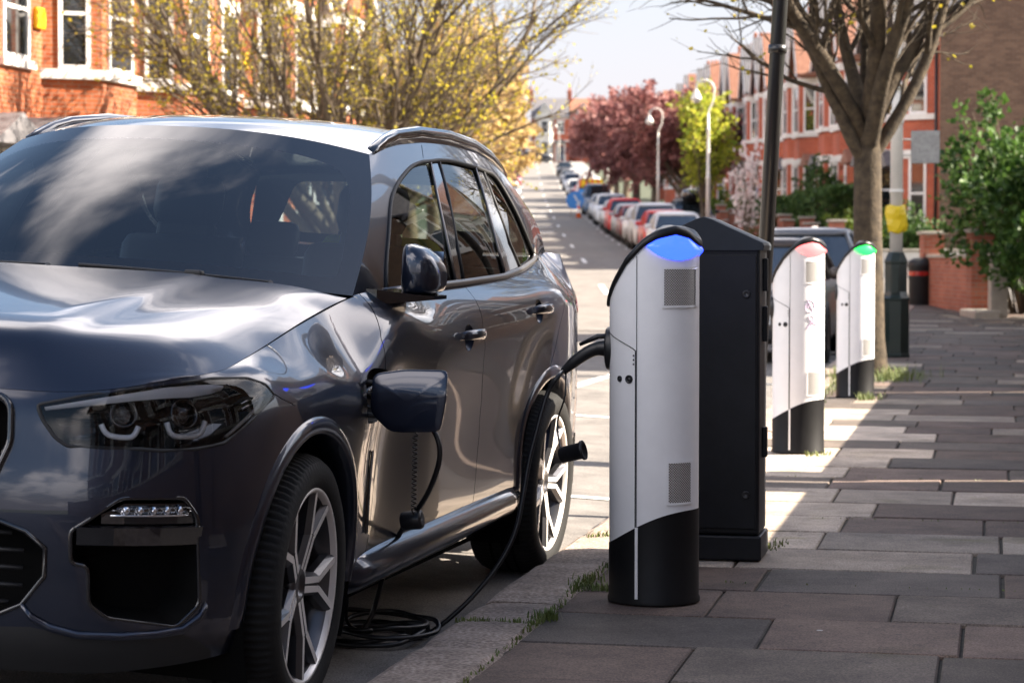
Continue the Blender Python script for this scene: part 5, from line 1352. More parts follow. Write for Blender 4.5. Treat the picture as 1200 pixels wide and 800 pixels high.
def terraced_house(name, label, brick, roofm, loc, rotz, w=5.4, flip=False, group=None, alarm=False, gable=None, gablet=True, door=True):
    t = thing(name, label, 'house', loc, rotz, group)
    X = (lambda x: w-x) if flip else (lambda x: x)
    dp = 8.; ev = 6.75; rz = 9.6
    m = MB(); m.box((0,0,-1.2), (w,dp,ev)); m.build('wall', brick, t, uvbox=True)
    g = MB(); y0 = -.32
    g.rings([[(x, y0, ev-.12), (x, dp/2, rz), (x, dp+.3, ev-.12), (x, dp+.3, ev-.02), (x, dp/2, rz+.12), (x, y0, ev-.0)] for x in (0, w)], 0, True, True, None, False); g.build('roof', roofm, t)
    if gable is not None:
        for gx, s in ((w, 1),):
            q = MB(); q.rings([[(gx, 0, -1.2), (gx, dp, -1.2), (gx, dp, ev-.05), (gx, dp/2, rz-.03), (gx, 0, ev-.05)], [(gx+.02, 0, -1.2), (gx+.02, dp, -1.2), (gx+.02, dp, ev-.05), (gx+.02, dp/2, rz-.03), (gx+.02, 0, ev-.05)]], 0, True, True, None, False); q.build('gable_wall', gable, t, uvbox=True)
    bx = X(1.95); hw, hf, pr = 1.35, .78, .82
    P = [(bx-hw, 0), (bx-hf, -pr), (bx+hf, -pr), (bx+hw, 0)]
    b = MB(); b.prism(P+[(bx+hw, .1), (bx-hw, .1)], -1.2, ev-.2); b.build('bay', brick, t, uvbox=True)
    def band(z0, z1, o, nm):
        q = MB(); Pb = [(bx-hw-o, .0), (bx-hf-o*.6, -pr-o), (bx+hf+o*.6, -pr-o), (bx+hw+o, .0)]; q.prism(Pb, z0, z1); q.build(nm, M['stone'], t)
    band(.86,1.0,.07,'sill_band'); band(2.98,3.22,.06,'lintel_band'); band(4.06,4.22,.09,'sill_band'); band(6.08,6.34,.06,'lintel_band')
    q = MB(); q.box((0,-.04,3.02), (w,-.0,3.20)); q.build('string_course', M['stone'], t)
    q = MB(); q.box((0,-.05,6.36), (w,.0,6.55)); q.build('cornice', M['stone'], t)
    for z0, z1 in ((1.0,2.98),(4.22,6.08)):
        window(t, oriented(P[1], P[2]), .24, 2*hf-.24, z0, z1)
        L = math.hypot(hw-hf, pr)
        window(t, oriented(P[0], P[1]), .26, L-.20, z0, z1); window(t, oriented(P[2], P[3]), .20, L-.26, z0, z1)
    dx = X(4.35); Mi = Matrix.Identity(4)
    window(t, Mi, dx-.5, dx+.5, 4.3, 5.95); q = MB(); q.box((dx-.62,-.09,4.16), (dx+.62,.0,4.29)); q.build('sill', M['stone'], t); q = MB(); q.box((dx-.62,-.05,5.96), (dx+.62,.0,6.2)); q.build('lintel', M['stone'], t)
    if door:
        q = MB(); q.bbox((dx-.46,-.05,.2), (dx+.46,.03,2.25), .01); d = q.build('front_door', M['door_paint'], t)
        q = MB(); q.box((dx-.3,-.062,1.3), (dx+.3,-.045,2.05)); q.build('door_pane', M['pane'], d)
        q = MB()
        for s in (-1, 1): q.box((dx+s*.62-.12,-.10,0), (dx+s*.62+.12,.0,2.5))
        q.box((dx-.74,-.11,2.5), (dx+.74,.0,2.85)); q.build('door_surround', M['stone'], t)
        q = MB(); q.rings([[(dx-.95,-.9,2.9),(dx,-.9,3.35),(dx+.95,-.9,2.9),(dx+.95,-.9,2.86),(dx-.95,-.9,2.86)], [(dx-.95,0,2.9),(dx,0,3.35),(dx+.95,0,2.9),(dx+.95,0,2.86),(dx-.95,0,2.86)]], 0, True, True, None, False); q.build('porch_canopy', roofm, t)
    if gablet:
        a = 1.55; gz = 8.75; q = MB()
        q.rings([[(bx-a, -pr-.2, ev-.38), (bx, -pr-.2, gz), (bx+a, -pr-.2, ev-.38), (bx+a, -pr-.2, ev-.28), (bx, -pr-.2, gz+.13), (bx-a, -pr-.2, ev-.28)], [(bx-a, 2.6, ev-.38), (bx, 2.6, gz), (bx+a, 2.6, ev-.38), (bx+a, 2.6, ev-.28), (bx, 2.6, gz+.13), (bx-a, 2.6, ev-.28)]], 0, True, True, None, False); q.build('gablet_roof', roofm, t)
        q = MB(); q.rings([[(bx-a+.06, -pr+.0, ev-.36), (bx+a-.06, -pr+.0, ev-.36), (bx, -pr+.0, gz-.03)], [(bx-a+.06, 2.4, ev-.36), (bx+a-.06, 2.4, ev-.36), (bx, 2.4, gz-.03)]][::-1], 0, True, True, None, False); gb = q.build('gable', brick if not gablet == 'tile' else M['tile'], t, uvbox=True)
        q = MB()
        for s in (-1, 1): q.rings([[(bx+s*a, y, ev-.40), (bx+s*(a-.16), y, ev-.40), (bx, y, gz-.22), (bx, y, gz+.02)][::s] for y in (-pr-.24, -pr-.19)], 0, True, True, None, False)
        q.build('bargeboard', M['frame_white'], t)
    c = MB(); cx = 0 if not flip else w
    c.bbox((cx-.32,dp/2-.75,rz-1.3), (cx+.32,dp/2+.75,rz+1.25), .02); c.bbox((cx-.38,dp/2-.81,rz+1.05), (cx+.38,dp/2+.81,rz+1.2), .02); co = c.build('chimney', brick, t, uvbox=True)
    for k in range(4):
        q = MB(); q.lathe([(.13,0),(.11,.12),(.10,.5),(.125,.54),(.12,.6),(.08,.6),(.08,.3)], 10, 0, T(cx, dp/2-.55+k*.37, rz+1.24), False, True); q.build('chimney_pot', M['pot'], co)
    q = MB(); q.tube([(X(.22),-.06,-.5),(X(.22),-.06,6.4)], .045, 8); q.tube([(X(.22),-.06,6.4),(X(.22),-.30,6.62)], .045, 8); q.build('drainpipe', M['lead'], t)
    if alarm:
        q = MB(); q.bbox((X(3.5)-.17,-.09,4.85), (X(3.5)+.17,-.0,5.2), .03); q.build('alarm_box', M['alarm_yellow'], t)
    return t
ORD = ['first','second','third','fourth','fifth','sixth','seventh','eighth','ninth','tenth','eleventh','twelfth','thirteenth','fourteenth','fifteenth','sixteenth','seventeenth','eighteenth']
# terrace across the near street: sunlit orange brick
LT = 'orange brick terrace across the road'
w = 5.2; y = 28.0; hs = []
for k in range(5):
    fl = k % 2 == 1
    if k < 2: h = terraced_house('terraced_house', '', M['brick_orange'], M['slate'], (0,0,0), 0, w, fl, LT, alarm=True); hs.append(h)
    else: h = copy_tree(hs[k % 2])
    h.location = S2W(-15.4, y, .1+zp(y)); h.rotation_euler = (0, 0, PI/2-STREET)
    h['label'] = ['sunlit orange brick terraced house cut by the left edge, with a black drainpipe', 'sunlit orange brick house with a canted bay above the near end of the suv roof', 'orange brick house with white bays and a yellow alarm box above the suv roof', 'sunlit orange brick house seen through the outer twigs of the budding tree', 'sunlit orange brick house behind the middle of the budding tree'][k]
    y += w
# terrace along the far street, opposite side, behind the golden trees
OT = 'terrace behind the golden trees'
o1 = None; y = 58.
for k in range(9):
    if k < 2:
        h = terraced_house('terraced_house', '', M['brick_red'] if k else M['render'], M['slate'], (0,0,0), 0, 5.6, k % 2 == 1, OT); hs.append(h)
    else: h = copy_tree(hs[2+k % 2])
    h.location = (xc(y)-11.2, y, zp(y)+.1); h.rotation_euler = (0, 0, PI/2)
    h['label'] = '%s house of the terrace behind the golden trees, %s with white bays' % (ORD[k], 'red brick' if k % 2 else 'pale rendered'); y += 5.6
# right terrace: the gabled end house and its neighbours
RT = 'red brick terrace up the right side'
gh = terraced_house('gabled_house', 'red brick end house whose stock brick gable wall faces the side road', M['brick_red'], M['slate'], (xc(66)+9.7, 68.6, zp(64)+.1), -PI/2, 5.6, True, None, gable=M['brick_stock'], gablet='tile')
y = 74.2; rs = []
for k in range(15):
    fl = k % 2 == 0
    if k < 3: h = terraced_house('terraced_house', '', M['brick_red'], M['slate'] if k != 1 else M['tile'], (0,0,0), 0, 5.6, fl, RT, gablet='tile' if k != 2 else True); rs.append(h)
    else: h = copy_tree(rs[[1,2,0,1,2][k % 5]])
    h.location = (xc(y)+9.7, y, zp(y-2)+.1); h.rotation_euler = (0, 0, -PI/2)
    h['label'] = '%s red brick terraced house up the hill from the gabled end house' % ORD[k]; y += 5.6
for k, y in enumerate((172, 186, 200)):
    h = copy_tree(rs[k]); h.location = (xc(y)+10.5, y, zp(y)+.1); h.rotation_euler = (0, 0, -PI/2); h['label'] = '%s house beyond the gap, its chimney showing over the purple trees' % ORD[k]
# houses closing the street at the top
eh = terraced_house('end_house', 'white fronted red brick house closing the street at the hilltop', M['brick_red'], M['slate'], (2.9, 338, zp(338)+.1), 0, 5.6, False, None, gablet=True)
for o in list(eh.children):
    if o.name.startswith('bay') or o.name.startswith('gable.') or o.name == 'gable': o.data.materials[0] = M['render']
for k, (x, lb) in enumerate(((8.7, 'red roofed house beside the white fronted house at the hilltop'), (-3.6, 'red brick house left of the white fronted house, behind the golden trees'), (15.0, 'red roofed hilltop house half hidden by the purple trees'))):
    h = copy_tree(rs[1]); h.location = (x, 339, zp(339)+.1); h.rotation_euler = (0, 0, 0); h['label'] = lb; h['group'] = 'houses at the hilltop'
# houses on our own side: they throw the shade over the near pavement and show in the car's paint
NS = 'houses on the near side of the pavement'
for k, (yy, xx) in enumerate(((10.4, 4.4), (4.8, 4.4), (-.8, 4.4), (-6.4, 4.4), (37.8, 4.5), (32.2, 4.5))):
    h = copy_tree(rs[k % 3]); h.location = S2W(xx, yy, .1); h.rotation_euler = (0, 0, -PI/2-STREET); h['group'] = NS
    h['label'] = '%s brown brick house behind the pavement on the near side' % ORD[k]
    for c_ in h.children:
        if c_.type == 'MESH' and c_.data.materials[0] == M['brick_red']: c_.material_slots[0].link = 'OBJECT'; c_.material_slots[0].material = M['brick_stock']

# ------------------------------------------------------------------ garden walls
def garden_wall(label, p0, p1, h, z, t=.24, piers=True, m=None, cap=True, group=None, ph=None):
    d = Vector((p1[0]-p0[0], p1[1]-p0[1], 0)); L = d.length; a = math.atan2(d.y, d.x)
    o = thing('garden_wall', label, 'wall', (p0[0], p0[1], z), a, group); m = m or M['brick_garden']
    b = MB(); b.box((.0,-t/2,-.6), (L,t/2,h)); b.build('wall', m, o, uvbox=True)
    if cap: b = MB(); b.bbox((.0,-t/2-.035,h), (L,t/2+.035,h+.07), .015); b.build('coping', M['coping'], o)
    if piers:
        ph = ph or h+.42
        for x in (0, L):
            b = MB(); b.box((x-.2,-.2,-.6), (x+.2,.2,ph)); p = b.build('pier', m, o, uvbox=True)
            b = MB(); b.bbox((x-.25,-.25,ph), (x+.25,.25,ph+.07), .015); b.build('pier_cap', M['coping'], p)
    return o
M['coping'] = mat('stone_coping', (.36,.32,.27), rough=.8, var=.2, vscale=6)
garden_wall('red brick garden wall between two tall piers with stone caps at the pavement edge', (8.28, 40.0), (8.2, 44.2), .95, .25, piers=True, ph=1.40)
garden_wall('low white rendered garden wall across the side road', (8.2, 59.3), (16.5, 59.3), .62, zp(59), piers=False, m=M['render'], cap=True)
for k, (y0, y1) in enumerate(((62.5, 68), (69, 74.), (75., 80), (81, 86), (87, 92), (93, 98), (99, 110))):
    garden_wall('%s low brick front garden wall along the right pavement uphill' % ORD[k], (xc(y0)+6.8, y0), (xc(y1)+6.8, y1), .75, zp((y0+y1)/2)+.05, piers=True, group='front garden walls of the right terrace')
for k, (y0, y1) in enumerate(((-8, -2), (-1.5, 5), (5.6, 12.2), (12.8, 20), (20.6, 27), (27.6, 34))):
    a, b = S2W(.80, y0), S2W(.80, y1); garden_wall('%s brick garden wall close beside the near pavement' % ORD[k], a, b, 1.07, .1, piers=True, group='garden walls along the near pavement', ph=1.22, m=M['brick_stock'])
# concrete gate post and step next to the brick wall
gp = thing('gate_post', 'square concrete gate post between the brick wall and the shrub', 'post', (8.32, 38.7, .22))
q = MB(); q.bbox((-.15,-.13,-.2), (.15,.13,1.02), .02); q.build('shaft', M['coping'], gp); q = MB(); q.bbox((-.18,-.16,1.02), (.18,.16,1.09), .02); q.build('cap', M['coping'], gp)
st = thing('stone_step', 'worn stone step at the foot of the concrete gate post', 'step', (8.12, 39.2, .22)); q = MB(); q.bbox((-.25,-.75,-.1), (.2,.55,.10), .03); q.build('tread', M['coping'], st)
pr = thing('gate_pier', 'white capped gate pier across the side road behind the parked suv', 'pier', (8.0, 59.8, zp(60))); q = MB(); q.bbox((-.28,-.28,-.3), (.28,.28,.95), .02); q.build('shaft', M['render'], pr); q = MB(); q.rings([[(-.36,-.36,.95),(.36,-.36,.95),(.36,.36,.95),(-.36,.36,.95)],[(-.36,-.36,1.05),(.36,-.36,1.05),(.36,.36,1.05),(-.36,.36,1.05)],[(-.05,-.05,1.25),(.05,-.05,1.25),(.05,.05,1.25),(-.05,.05,1.25)]], 0, True, True, None, False); q.build('cap', M['stone'], pr)
lb = thing('litter_bin', 'black cylindrical litter bin beside the far pier of the brick wall', 'bin', (7.93, 44.0, .28))
q = MB(); q.lathe([(0,0),(.19,0),(.21,.03),(.22,.72),(.23,.74)], 20, 0, None, True, False); q.build('body', M['matt_black'], lb); q = MB(); q.lathe([(.235,.74),(.24,.78),(.22,.86),(.12,.92),(0,.93)], 20, 0, None, False, True); q.build('lid', M['matt_black'], lb)
q = MB(); q.lathe([(.229,.58),(.229,.66)], 20, 0, None, False, False); q.build('reflective_band', M['red_lens'], lb)
# ------------------------------------------------------------------ parked cars
M['car_glass'] = mat('tinted_car_glass', (.015,.02,.024), rough=.03, spec=.9, coat=.8)
M['plate'] = mat('number_plate', (.75,.75,.72), rough=.4)
M['hl'] = mat('headlamp', (.6,.62,.65), rough=.12, coat=1.)
PAINT = {n: mat('paint_'+n, c, rough=.4, metal=mt*.6, coat=.3) for n, c, mt in (('white', (.72,.72,.72), 0), ('silver', (.42,.43,.45), .5), ('red', (.55,.02,.018), 0), ('dark_red', (.22,.02,.025), .1), ('grey', (.14,.145,.155), .4), ('blue', (.10,.16,.26), .3), ('brown', (.085,.065,.055), .5), ('black', (.014,.014,.017), .1), ('pale', (.55,.56,.58), .3))}
def car(name, L, W, H, cowl, wst, rre, tail, hood, belt, wheel=.32):
    """front at -y. cowl, wst, rre, tail: fractions of the length (windscreen foot, its head, roof end, tail glass foot)"""
    t = thing(name, '', 'car'); y0 = -L/2; w = W/2; Y = lambda f: y0+f*L
    b = MB(); rings = []
    for f, ww, zb, zt in ((0,.72,.34,.58),(.008,.84,.28,.66),(.03,.93,.22,.70*0+hood*.86),(.10,.985,.2,hood*.95),(.18,1,.19,hood),(cowl,1,.19,belt-.02),(.5,1,.19,belt),(.75,1,.19,belt+.02),(.90,.985,.2,belt+.02),(.97,.93,.24,belt-.01),(.992,.86,.30,belt-.10),(1,.74,.36,belt-.2)):
        x = w*ww; zs = zb+(zt-zb)*.80; zm = zb+(zt-zb)*.42
        h = [(x*.90, zb), (x*.985, zb+.10), (x, zm), (x*.985, zs), (x*.90, zt-.015), (x*.55, zt+.012), (0, zt+.025)]
        rings.append([(-px, Y(f), pz) for px, pz in h]+[(px, Y(f), pz) for px, pz in h[::-1][1:]])
    b.rings([r[::-1] for r in rings], 0, True, True); body = b.build('body', PAINT['silver'], t)
    # glasshouse
    g = MB(); e = belt+.005
    B0 = [(-w*.86,Y(cowl)+.10),(-w*.5,Y(cowl)+.01),(w*.5,Y(cowl)+.01),(w*.86,Y(cowl)+.10),(w*.90,0),(w*.86,Y(tail)-.06),(w*.5,Y(tail)),(-w*.5,Y(tail)),(-w*.86,Y(tail)-.06),(-w*.90,0)]
    R0 = [(-w*.66,Y(wst)+.06),(-w*.4,Y(wst)),(w*.4,Y(wst)),(w*.66,Y(wst)+.06),(w*.71,0),(w*.64,Y(rre)-.05),(w*.4,Y(rre)),(-w*.4,Y(rre)),(-w*.64,Y(rre)-.05),(-w*.71,0)]
    mid = [((a[0]*.42+c[0]*.58)*1.02, a[1]*.42+c[1]*.58) for a, c in zip(B0, R0)]
    g.rings([[(x, y, e-.06) for x, y in B0], [(x, y, e) for x, y in B0], [(x, y, e+(H-.10-e)*.58) for x, y in mid], [(x, y, H-.10) for x, y in R0]], 0, False, True, None, False)
    g.build('glasshouse', M['car_glass'], t)
    r = MB(); sc = lambda k, z: [(x*k, y*(.5+k*.5) if False else y*k+(1-k)*(Y(wst)+Y(rre))/2, z) for x, y in R0]
    r.rings([sc(1.03, H-.125), sc(1.045, H-.10), sc(1.0, H-.045), sc(.85, H-.015), sc(.4, H)], 0, True, True); r.build('roof', PAINT['silver'], t)
    for s in (-1, 1):
        for a, c, q in ((B0[3], R0[3], .035), (B0[4], R0[4], .030), (B0[5], R0[5], .045)):
            p = MB(); m_ = ((a[0]*.42+c[0]*.58)*1.02, a[1]*.42+c[1]*.58); p.tube([(s*(a[0]+.004), a[1], e-.02), (s*(m_[0]+.006), m_[1], e+(H-.1-e)*.58), (s*(c[0]+.004), c[1], H-.09)], q, 6); p.build('pillar', PAINT['silver'], t)
        hl = MB(); hl.rings([[(s*w*a, Y(f), z) for a, f, z in ((.60,.022,hood*.80),(.86,.045,hood*.82),(.93,.085,hood*.93),(.64,.04,hood*.92))][::s], [(s*w*a, Y(f)+.08, z) for a, f, z in ((.60,.022,hood*.80),(.86,.045,hood*.82),(.93,.085,hood*.93),(.64,.04,hood*.92))][::s]], 0, True, True, None, False)
        hl.v = [(x, y-.035, z) for x, y, z in hl.v]; hl.build('headlight', M['hl'], t)
        tl = MB(); tl.bbox((s*w*.86-.06, Y(.972)-.03, belt-.30), (s*w*.86+.05, Y(.995), belt-.04), .02); tl.build('tail_light', M['red_lens'], t)
        mi = MB(); mi.bbox((-.10,-.06,-.07), (.10,.06,.07), .04, 0, T(s*(w+.07), Y(cowl)+.42, belt+.07), True); mi.build('mirror', PAINT['silver'], t)
        for f in (.19, .80):
            wh = bpy.data.objects.new('wheel', None); COL.objects.link(wh); wh.parent = t; wh.location = (s*(w-.0), Y(f), wheel); wh.rotation_euler = (0, 0, 0 if s > 0 else PI)
            RX = Matrix.Rotation(PI/2, 4, 'Y')
            q = MB(); q.lathe([(wheel*.62,-.20),(wheel*.98,-.20),(wheel,-.17),(wheel,-.03),(wheel*.96,.005),(wheel*.68,.012),(wheel*.64,.0)], 24, 0, RX, False, False); q.build('tyre', M['rubber'], wh)
            q = MB(); q.lathe([(0,-.02),(wheel*.12,-.012),(wheel*.2,-.02),(wheel*.56,-.012),(wheel*.64,.004),(wheel*.66,-.01)], 20, 0, RX, True, False); q.build('rim', M['alloy_dark'] if name == 'parked_van' else M['steel'], wh)
            a = MB(); a.lathe([(wheel*1.02,-.06),(wheel*1.20,-.06),(wheel*1.20,.004),(wheel*1.02,.006)], 28, 0, T(s*(w-.0), Y(f), wheel) @ Matrix.Rotation(s*PI/2, 4, 'Y'), False, False); a.build('arch_trim', M['matt_black'], t)
    gr = MB(); gr.bbox((-w*.52,Y(.0)-.012,hood*.62), (w*.52,Y(.03),hood*.82), .02); gr.build('grille', M['gloss_black'], t)
    lo = MB(); lo.bbox((-w*.7,Y(.0)-.01,.25), (w*.7,Y(.03),.40), .03); lo.build('bumper_intake', M['matt_black'], t)
    pl = MB(); pl.bbox((-.26,Y(0)-.022,.44), (.26,Y(0)+.02,.555), .008); pl.build('number_plate', M['plate'], t)
    return t
def recolour(o, paint):
    for c in [o]+list(o.children):
        if c.type == 'MESH' and c.data.materials and c.data.materials[0].name.startswith('paint_'):
            c.material_slots[0].link = 'OBJECT'; c.material_slots[0].material = PAINT[paint]
PROTO = {'hatch': car('parked_car', 4.0, 1.74, 1.47, .24, .42, .86, .975, .90, .96), 'suv': car('parked_car', 4.5, 1.84, 1.66, .25, .41, .90, .985, 1.02, 1.08, .35), 'van': car('parked_van', 4.9, 1.94, 1.94, .17, .31, .955, .99, 1.10, 1.16, .34)}
used = set()
def park(kind, paint, label, loc, rotz, group, slope=0.):
    o = PROTO[kind] if kind not in used else copy_tree(PROTO[kind]); used.add(kind)
    o.location = loc; o.rotation_euler = (slope, 0, rotz); o['label'] = label; o['category'] = 'van' if kind == 'van' else 'car'; o['group'] = group; recolour(o, paint); return o
def on_far(y, dx, dz=.0): return (xc(y)+dx, y, zp(y)+.02+dz)
def slope_at(y): return math.atan((zp(y+2)-zp(y-2))/4)
KG = 'cars parked at the near kerb beyond the charging posts'
park('hatch', 'brown', 'dark brown car parked at the kerb behind the sunlit charging post', S2W(-2.78, 28.3, .03), -STREET, KG)
park('suv', 'grey', 'grey car with a dark windscreen between the sunlit post and the tree trunk', S2W(-2.75, 34.4, .03), -STREET, KG, slope_at(33))
RG = 'cars parked up the right side of the hill'
row = [(70.5, 'hatch', 'white', 'white car nearest in the uphill row, half hidden by the blue lamp post'), (76, 'hatch', 'red', 'bright red car second in the uphill row above the post'), (82, 'suv', 'pale', 'pale silver car third in the uphill row'), (88, 'hatch', 'white', 'white hatchback between the pale silver and dark red cars'), (94, 'hatch', 'dark_red', 'dark red car fifth in the uphill row'), (99.5, 'hatch', 'silver', 'silver hatchback below the big red car'), (106, 'suv', 'red', 'big bright red car halfway along the uphill row'), (113, 'hatch', 'pale', 'small pale car just above the big red car'),
       (123, 'suv', 'white', 'white people carrier with a dark windscreen'), (134, 'hatch', 'silver', 'silver car between the white people carrier and the blue van'), (146, 'van', 'blue', 'blue grey van below the van with chevrons'), (180, 'hatch', 'dark_red', 'dark red car above the van with chevrons'), (192, 'suv', 'grey', 'dark grey car second above the van with chevrons'), (206, 'hatch', 'white', 'white car high up the row'), (222, 'suv', 'silver', 'silver car near the hilltop'), (240, 'hatch', 'grey', 'grey car near the hilltop'), (262, 'suv', 'black', 'black car at the upper end of the row')]
for y, k, p, lb in row: park(k, p, lb, on_far(y, 2.92), 0, RG, slope_at(y))
LGp = 'cars parked on the opposite side of the hill'
for y, k, p, lb in ((118, 'hatch', 'white', 'white car nearest on the opposite side under the golden trees'), (140, 'suv', 'white', 'white tall car second on the opposite side'), (165, 'hatch', 'silver', 'silver car third on the opposite side'), (195, 'hatch', 'white', 'white car fourth on the opposite side'), (230, 'suv', 'dark_red', 'dark red car farthest on the opposite side')): park(k, p, lb, on_far(y, -2.95), 0, LGp, slope_at(y))
park('suv', 'black', 'black car standing across the top of the street below the end house', (3.6, 327, zp(327)+.03), PI/2, None).pop('group', None)
# van with a chequered back facing us
M['chev_y'] = mat('chevron_yellow', (.75,.55,.02), rough=.4); M['chev_r'] = mat('chevron_orange', (.72,.16,.02), rough=.4); M['livery_blue'] = mat('livery_blue', (.05,.24,.62), rough=.4)
v = park('van', 'white', 'white works van with yellow and orange chevrons across its back', on_far(163, 2.92), PI, None, -slope_at(163)); v['group'] = 'vans parked up the hill'; v.scale = (1.1,1.08,1.15)
ch = MB(); yb = 4.9/2
for k in range(8):
    x = -.78+k*.195; s = 1 if k < 4 else -1; z0 = 1.28+(.0)
    ch.rings([[(x, yy, z0+(.0 if s > 0 else .24)), (x+.195, yy, z0+(.24 if s > 0 else 0)), (x+.195, yy, z0+.42+(.24 if s > 0 else 0)), (x, yy, z0+.42+(0 if s > 0 else .24))] for yy in (yb-.02, yb+.03)], k % 2, True, True, None, False)
ch.build('chevron_panel', [M['chev_y'], M['chev_r']], v)
q = MB(); q.bbox((-.80,yb-.03,.98), (.80,yb+.025,1.22), .01); q.build('livery_panel', M['livery_blue'], v)
# roof box on a car parked in a front drive
rbx = park('suv', 'black', 'dark car carrying a black roof box beyond the red cars', (xc(92)+5.0, 92.5, zp(92)+.12), 0, None, slope_at(92)); rbx.pop('group', None)
q = MB(); q.rings([[(x*k, y*k2-.1, z) for x, y in ((-.38,-.95),(-.2,-1.1),(.2,-1.1),(.38,-.95),(.38,.9),(.25,1.0),(-.25,1.0),(-.38,.9))] for k, k2, z in ((.9,.95,1.70),(1,1,1.76),(1,1,1.9),(.9,.94,2.02),(.5,.8,2.06))], 0, True, True); ro = q.build('roof_box', M['gloss_black'], rbx)
q = MB(); q.box((-.62,-.5,1.645), (.62,-.44,1.70)); q.build('roof_bar', M['matt_black'], rbx); q = MB(); q.box((-.62,.45,1.645), (.62,.51,1.70)); q.build('roof_bar', M['matt_black'], rbx)
# road works sign and cone by the row
rs_ = thing('works_sign', 'blue and white road works sign board standing by the blue van', 'sign', on_far(140, 1.35), 0)
q = MB(); q.rings([[(.55*math.cos(a)*1., y, 1.0+.55*math.sin(a)) for a in np.linspace(0, 2*PI, 25)[:-1]] for y in (-.02, .02)], 0, True, True, None, False); d = q.build('disc', M['livery_blue'], rs_)
q = MB(); q.rings([[(x+s, -.03, z) for x, z in ((-.12,1.32),(.10,.92),(.22,.92),(0,1.32))] for s in (0,)]+[[(x, -.022, z) for x, z in ((-.12,1.32),(.10,.92),(.22,.92),(0,1.32))]], 0, True, True, None, False); q.rings([[(x, y, z) for x, z in ((.28,.68),(.32,1.0),(.02,.70))] for y in (-.03,-.022)], 0, True, True, None, False); q.build('arrow', M['frame_white'], d)
q = MB(); q.tube([(-.3,.05,0),(-.2,0,.6)], .02, 6); q.tube([(.3,.05,0),(.2,0,.6)], .02, 6); q.tube([(-.28,.04,.12),(.28,.04,.12)], .02, 6); q.build('stand', M['steel'], rs_)
cn = thing('traffic_cone', 'orange traffic cone with a white sleeve in front of the works sign', 'cone', on_far(137, 1.5), 0)
M['cone'] = mat('cone_orange', (.75,.14,.01), rough=.5)
q = MB(); q.lathe([(.15,.03),(.04,.75),(0,.76)], 16, 0, None, True, True); co = q.build('cone', M['cone'], cn); q = MB(); q.bbox((-.19,-.19,0), (.19,.19,.03), .008); q.build('foot', M['cone'], cn); q = MB(); q.lathe([(.115,.30),(.082,.50)], 16, 0, None, False, False); q.build('sleeve', M['frame_white'], cn)
# hi-vis vest over the passenger seat of the SUV
M['hivis'] = mat('hi_vis_fabric', (.50,.66,.02), rough=.7, var=.15, vscale=12)
vt = thing('safety_vest', 'yellow safety vest hung over the front seat of the dark suv', 'vest')
q = MB(); q.bbox((-.24,-.075,.02), (.24,.095,.36), .05, 0, None, True); q.build('fabric', M['hivis'], vt)
vt.matrix_world = SUV.matrix_world @ Matrix.Translation((.40, 2.24, 1.00)) @ Matrix.Rotation(-.32, 4, 'X')
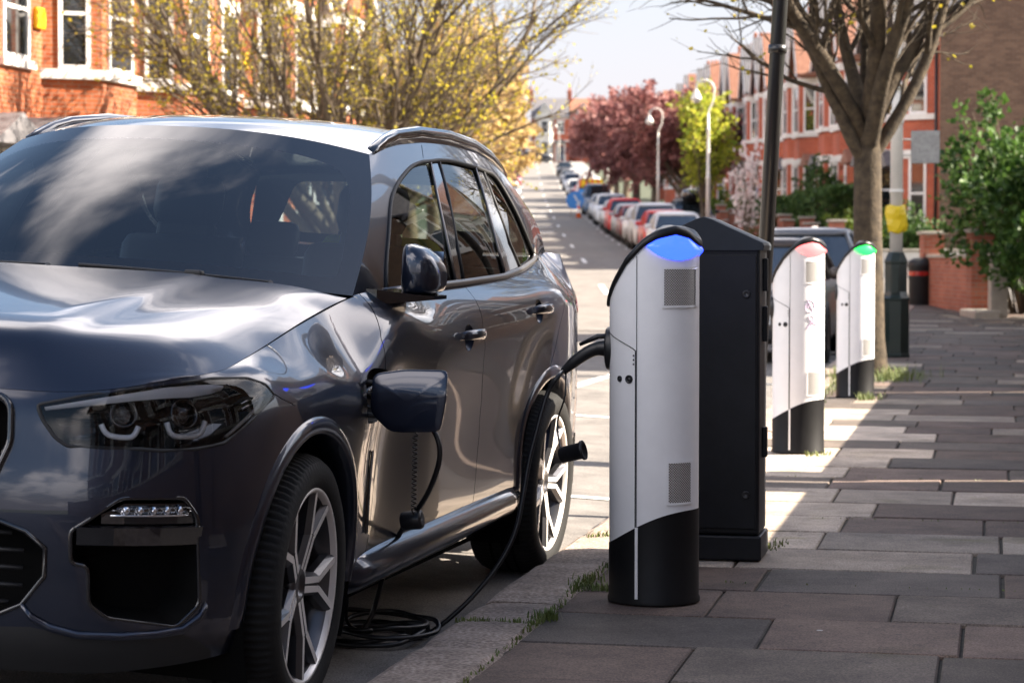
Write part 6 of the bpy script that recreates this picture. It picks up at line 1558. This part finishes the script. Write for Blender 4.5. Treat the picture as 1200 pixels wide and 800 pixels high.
# ------------------------------------------------------------------ light
CLOUD_SHIFT = (1.25, 1.87, 0)
def set_light(sun_el=35, sun_az=2, exposure=2.25):
    """sun to the right of the view (world +X), sun_az degrees ahead of square"""
    w = bpy.data.worlds.new('World'); SC.world = w; w.use_nodes = True; nt = w.node_tree; L = nt.links.new
    bg = nt.nodes['Background']; bg.inputs[1].default_value = .052
    sky = _n(nt, 'ShaderNodeTexSky', sky_type='NISHITA'); sky.sun_disc = False; sky.sun_elevation = math.radians(sun_el)
    d = Vector((math.cos(math.radians(sun_az)), math.sin(math.radians(sun_az)), 0))
    sky.sun_rotation = math.atan2(d.x, d.y); sky.dust_density = 1.5; sky.ozone_density = 1.2
    tc = _n(nt, 'ShaderNodeTexCoord'); sep = _n(nt, 'ShaderNodeSeparateXYZ'); L(tc.outputs['Generated'], sep.inputs[0])
    # haze towards the horizon
    hz = _n(nt, 'ShaderNodeMapRange', interpolation_type='SMOOTHSTEP'); hz.inputs[1].default_value = .30; hz.inputs[2].default_value = .0; hz.inputs[3].default_value = 0; hz.inputs[4].default_value = .92; L(sep.outputs[2], hz.inputs[0])
    m1 = _n(nt, 'ShaderNodeMix', data_type='RGBA'); L(hz.outputs[0], m1.inputs[0]); L(sky.outputs[0], m1.inputs[6]); m1.inputs[7].default_value = (3.9, 3.65, 3.95, 1)
    # cumulus banks, projected on a flat cloud layer
    dv = _n(nt, 'ShaderNodeMath', operation='ADD'); dv.inputs[1].default_value = .22; L(sep.outputs[2], dv.inputs[0])
    vm = _n(nt, 'ShaderNodeVectorMath', operation='DIVIDE'); L(tc.outputs['Generated'], vm.inputs[0])
    cb = _n(nt, 'ShaderNodeCombineXYZ'); [L(dv.outputs[0], cb.inputs[k]) for k in range(3)]; L(cb.outputs[0], vm.inputs[1])
    mp = _n(nt, 'ShaderNodeMapping'); mp.inputs['Location'].default_value = CLOUD_SHIFT; L(vm.outputs[0], mp.inputs[0])
    nz = _n(nt, 'ShaderNodeTexNoise'); nz.inputs['Scale'].default_value = 1.15; nz.inputs['Detail'].default_value = 6; nz.inputs['Roughness'].default_value = .5; nz.inputs['Distortion'].default_value = .15
    L(mp.outputs[0], nz.inputs['Vector'])
    rp = _n(nt, 'ShaderNodeMapRange', interpolation_type='SMOOTHSTEP'); rp.inputs[1].default_value = .50; rp.inputs[2].default_value = .66; L(nz.outputs['Fac'], rp.inputs[0])
    up = _n(nt, 'ShaderNodeMapRange', interpolation_type='SMOOTHSTEP'); up.inputs[1].default_value = .02; up.inputs[2].default_value = .30; up.inputs[3].default_value = .18; up.inputs[4].default_value = 1; L(sep.outputs[2], up.inputs[0])
    ml = _n(nt, 'ShaderNodeMath', operation='MULTIPLY'); L(rp.outputs[0], ml.inputs[0]); L(up.outputs[0], ml.inputs[1])
    mx = _n(nt, 'ShaderNodeMix', data_type='RGBA'); L(ml.outputs[0], mx.inputs[0]); L(m1.outputs[2], mx.inputs[6]); mx.inputs[7].default_value = (19, 17.6, 17.4, 1)
    L(mx.outputs[2], bg.inputs[0])
    sl = bpy.data.lights.new('sun', 'SUN'); so = bpy.data.objects.new('sun', sl); COL.objects.link(so)
    sl.energy = 5.0; sl.angle = math.radians(.6); sl.color = (1, .885, .74)
    e = math.radians(sun_el); v = Vector((d.x*math.cos(e), d.y*math.cos(e), math.sin(e)))
    so.rotation_euler = v.to_track_quat('Z', 'Y').to_euler(); so.location = v*60+Vector((0, 0, 10))
    vs = SC.view_settings; vs.view_transform = 'Standard'; vs.look = 'None'; vs.gamma = 1; vs.use_curve_mapping = False; vs.exposure = exposure
    SC.display_settings.display_device = 'sRGB'
    c = SC.cycles; c.max_bounces = 8; c.diffuse_bounces = 3; c.glossy_bounces = 4; c.transparent_max_bounces = 12; c.transmission_bounces = 6; c.use_denoising = True
    c.caustics_reflective = False; c.caustics_refractive = False; c.sample_clamp_indirect = 8
set_light()
# ------------------------------------------------------------------ camera
def set_camera():
    cd = bpy.data.cameras.new('camera'); co = bpy.data.objects.new('camera', cd); COL.objects.link(co)
    co.location = (0, 0, 1.321); co.rotation_euler = (PI/2-math.atan(105/2649), 0, 0)
    cd.sensor_width = 36; cd.sensor_fit = 'HORIZONTAL'; cd.lens = 36*2649/1200; cd.clip_end = 3000; cd.clip_start = .1
    cd.dof.use_dof = True; cd.dof.focus_distance = 7.3; cd.dof.aperture_fstop = 6.3
    SC.camera = co
set_camera()
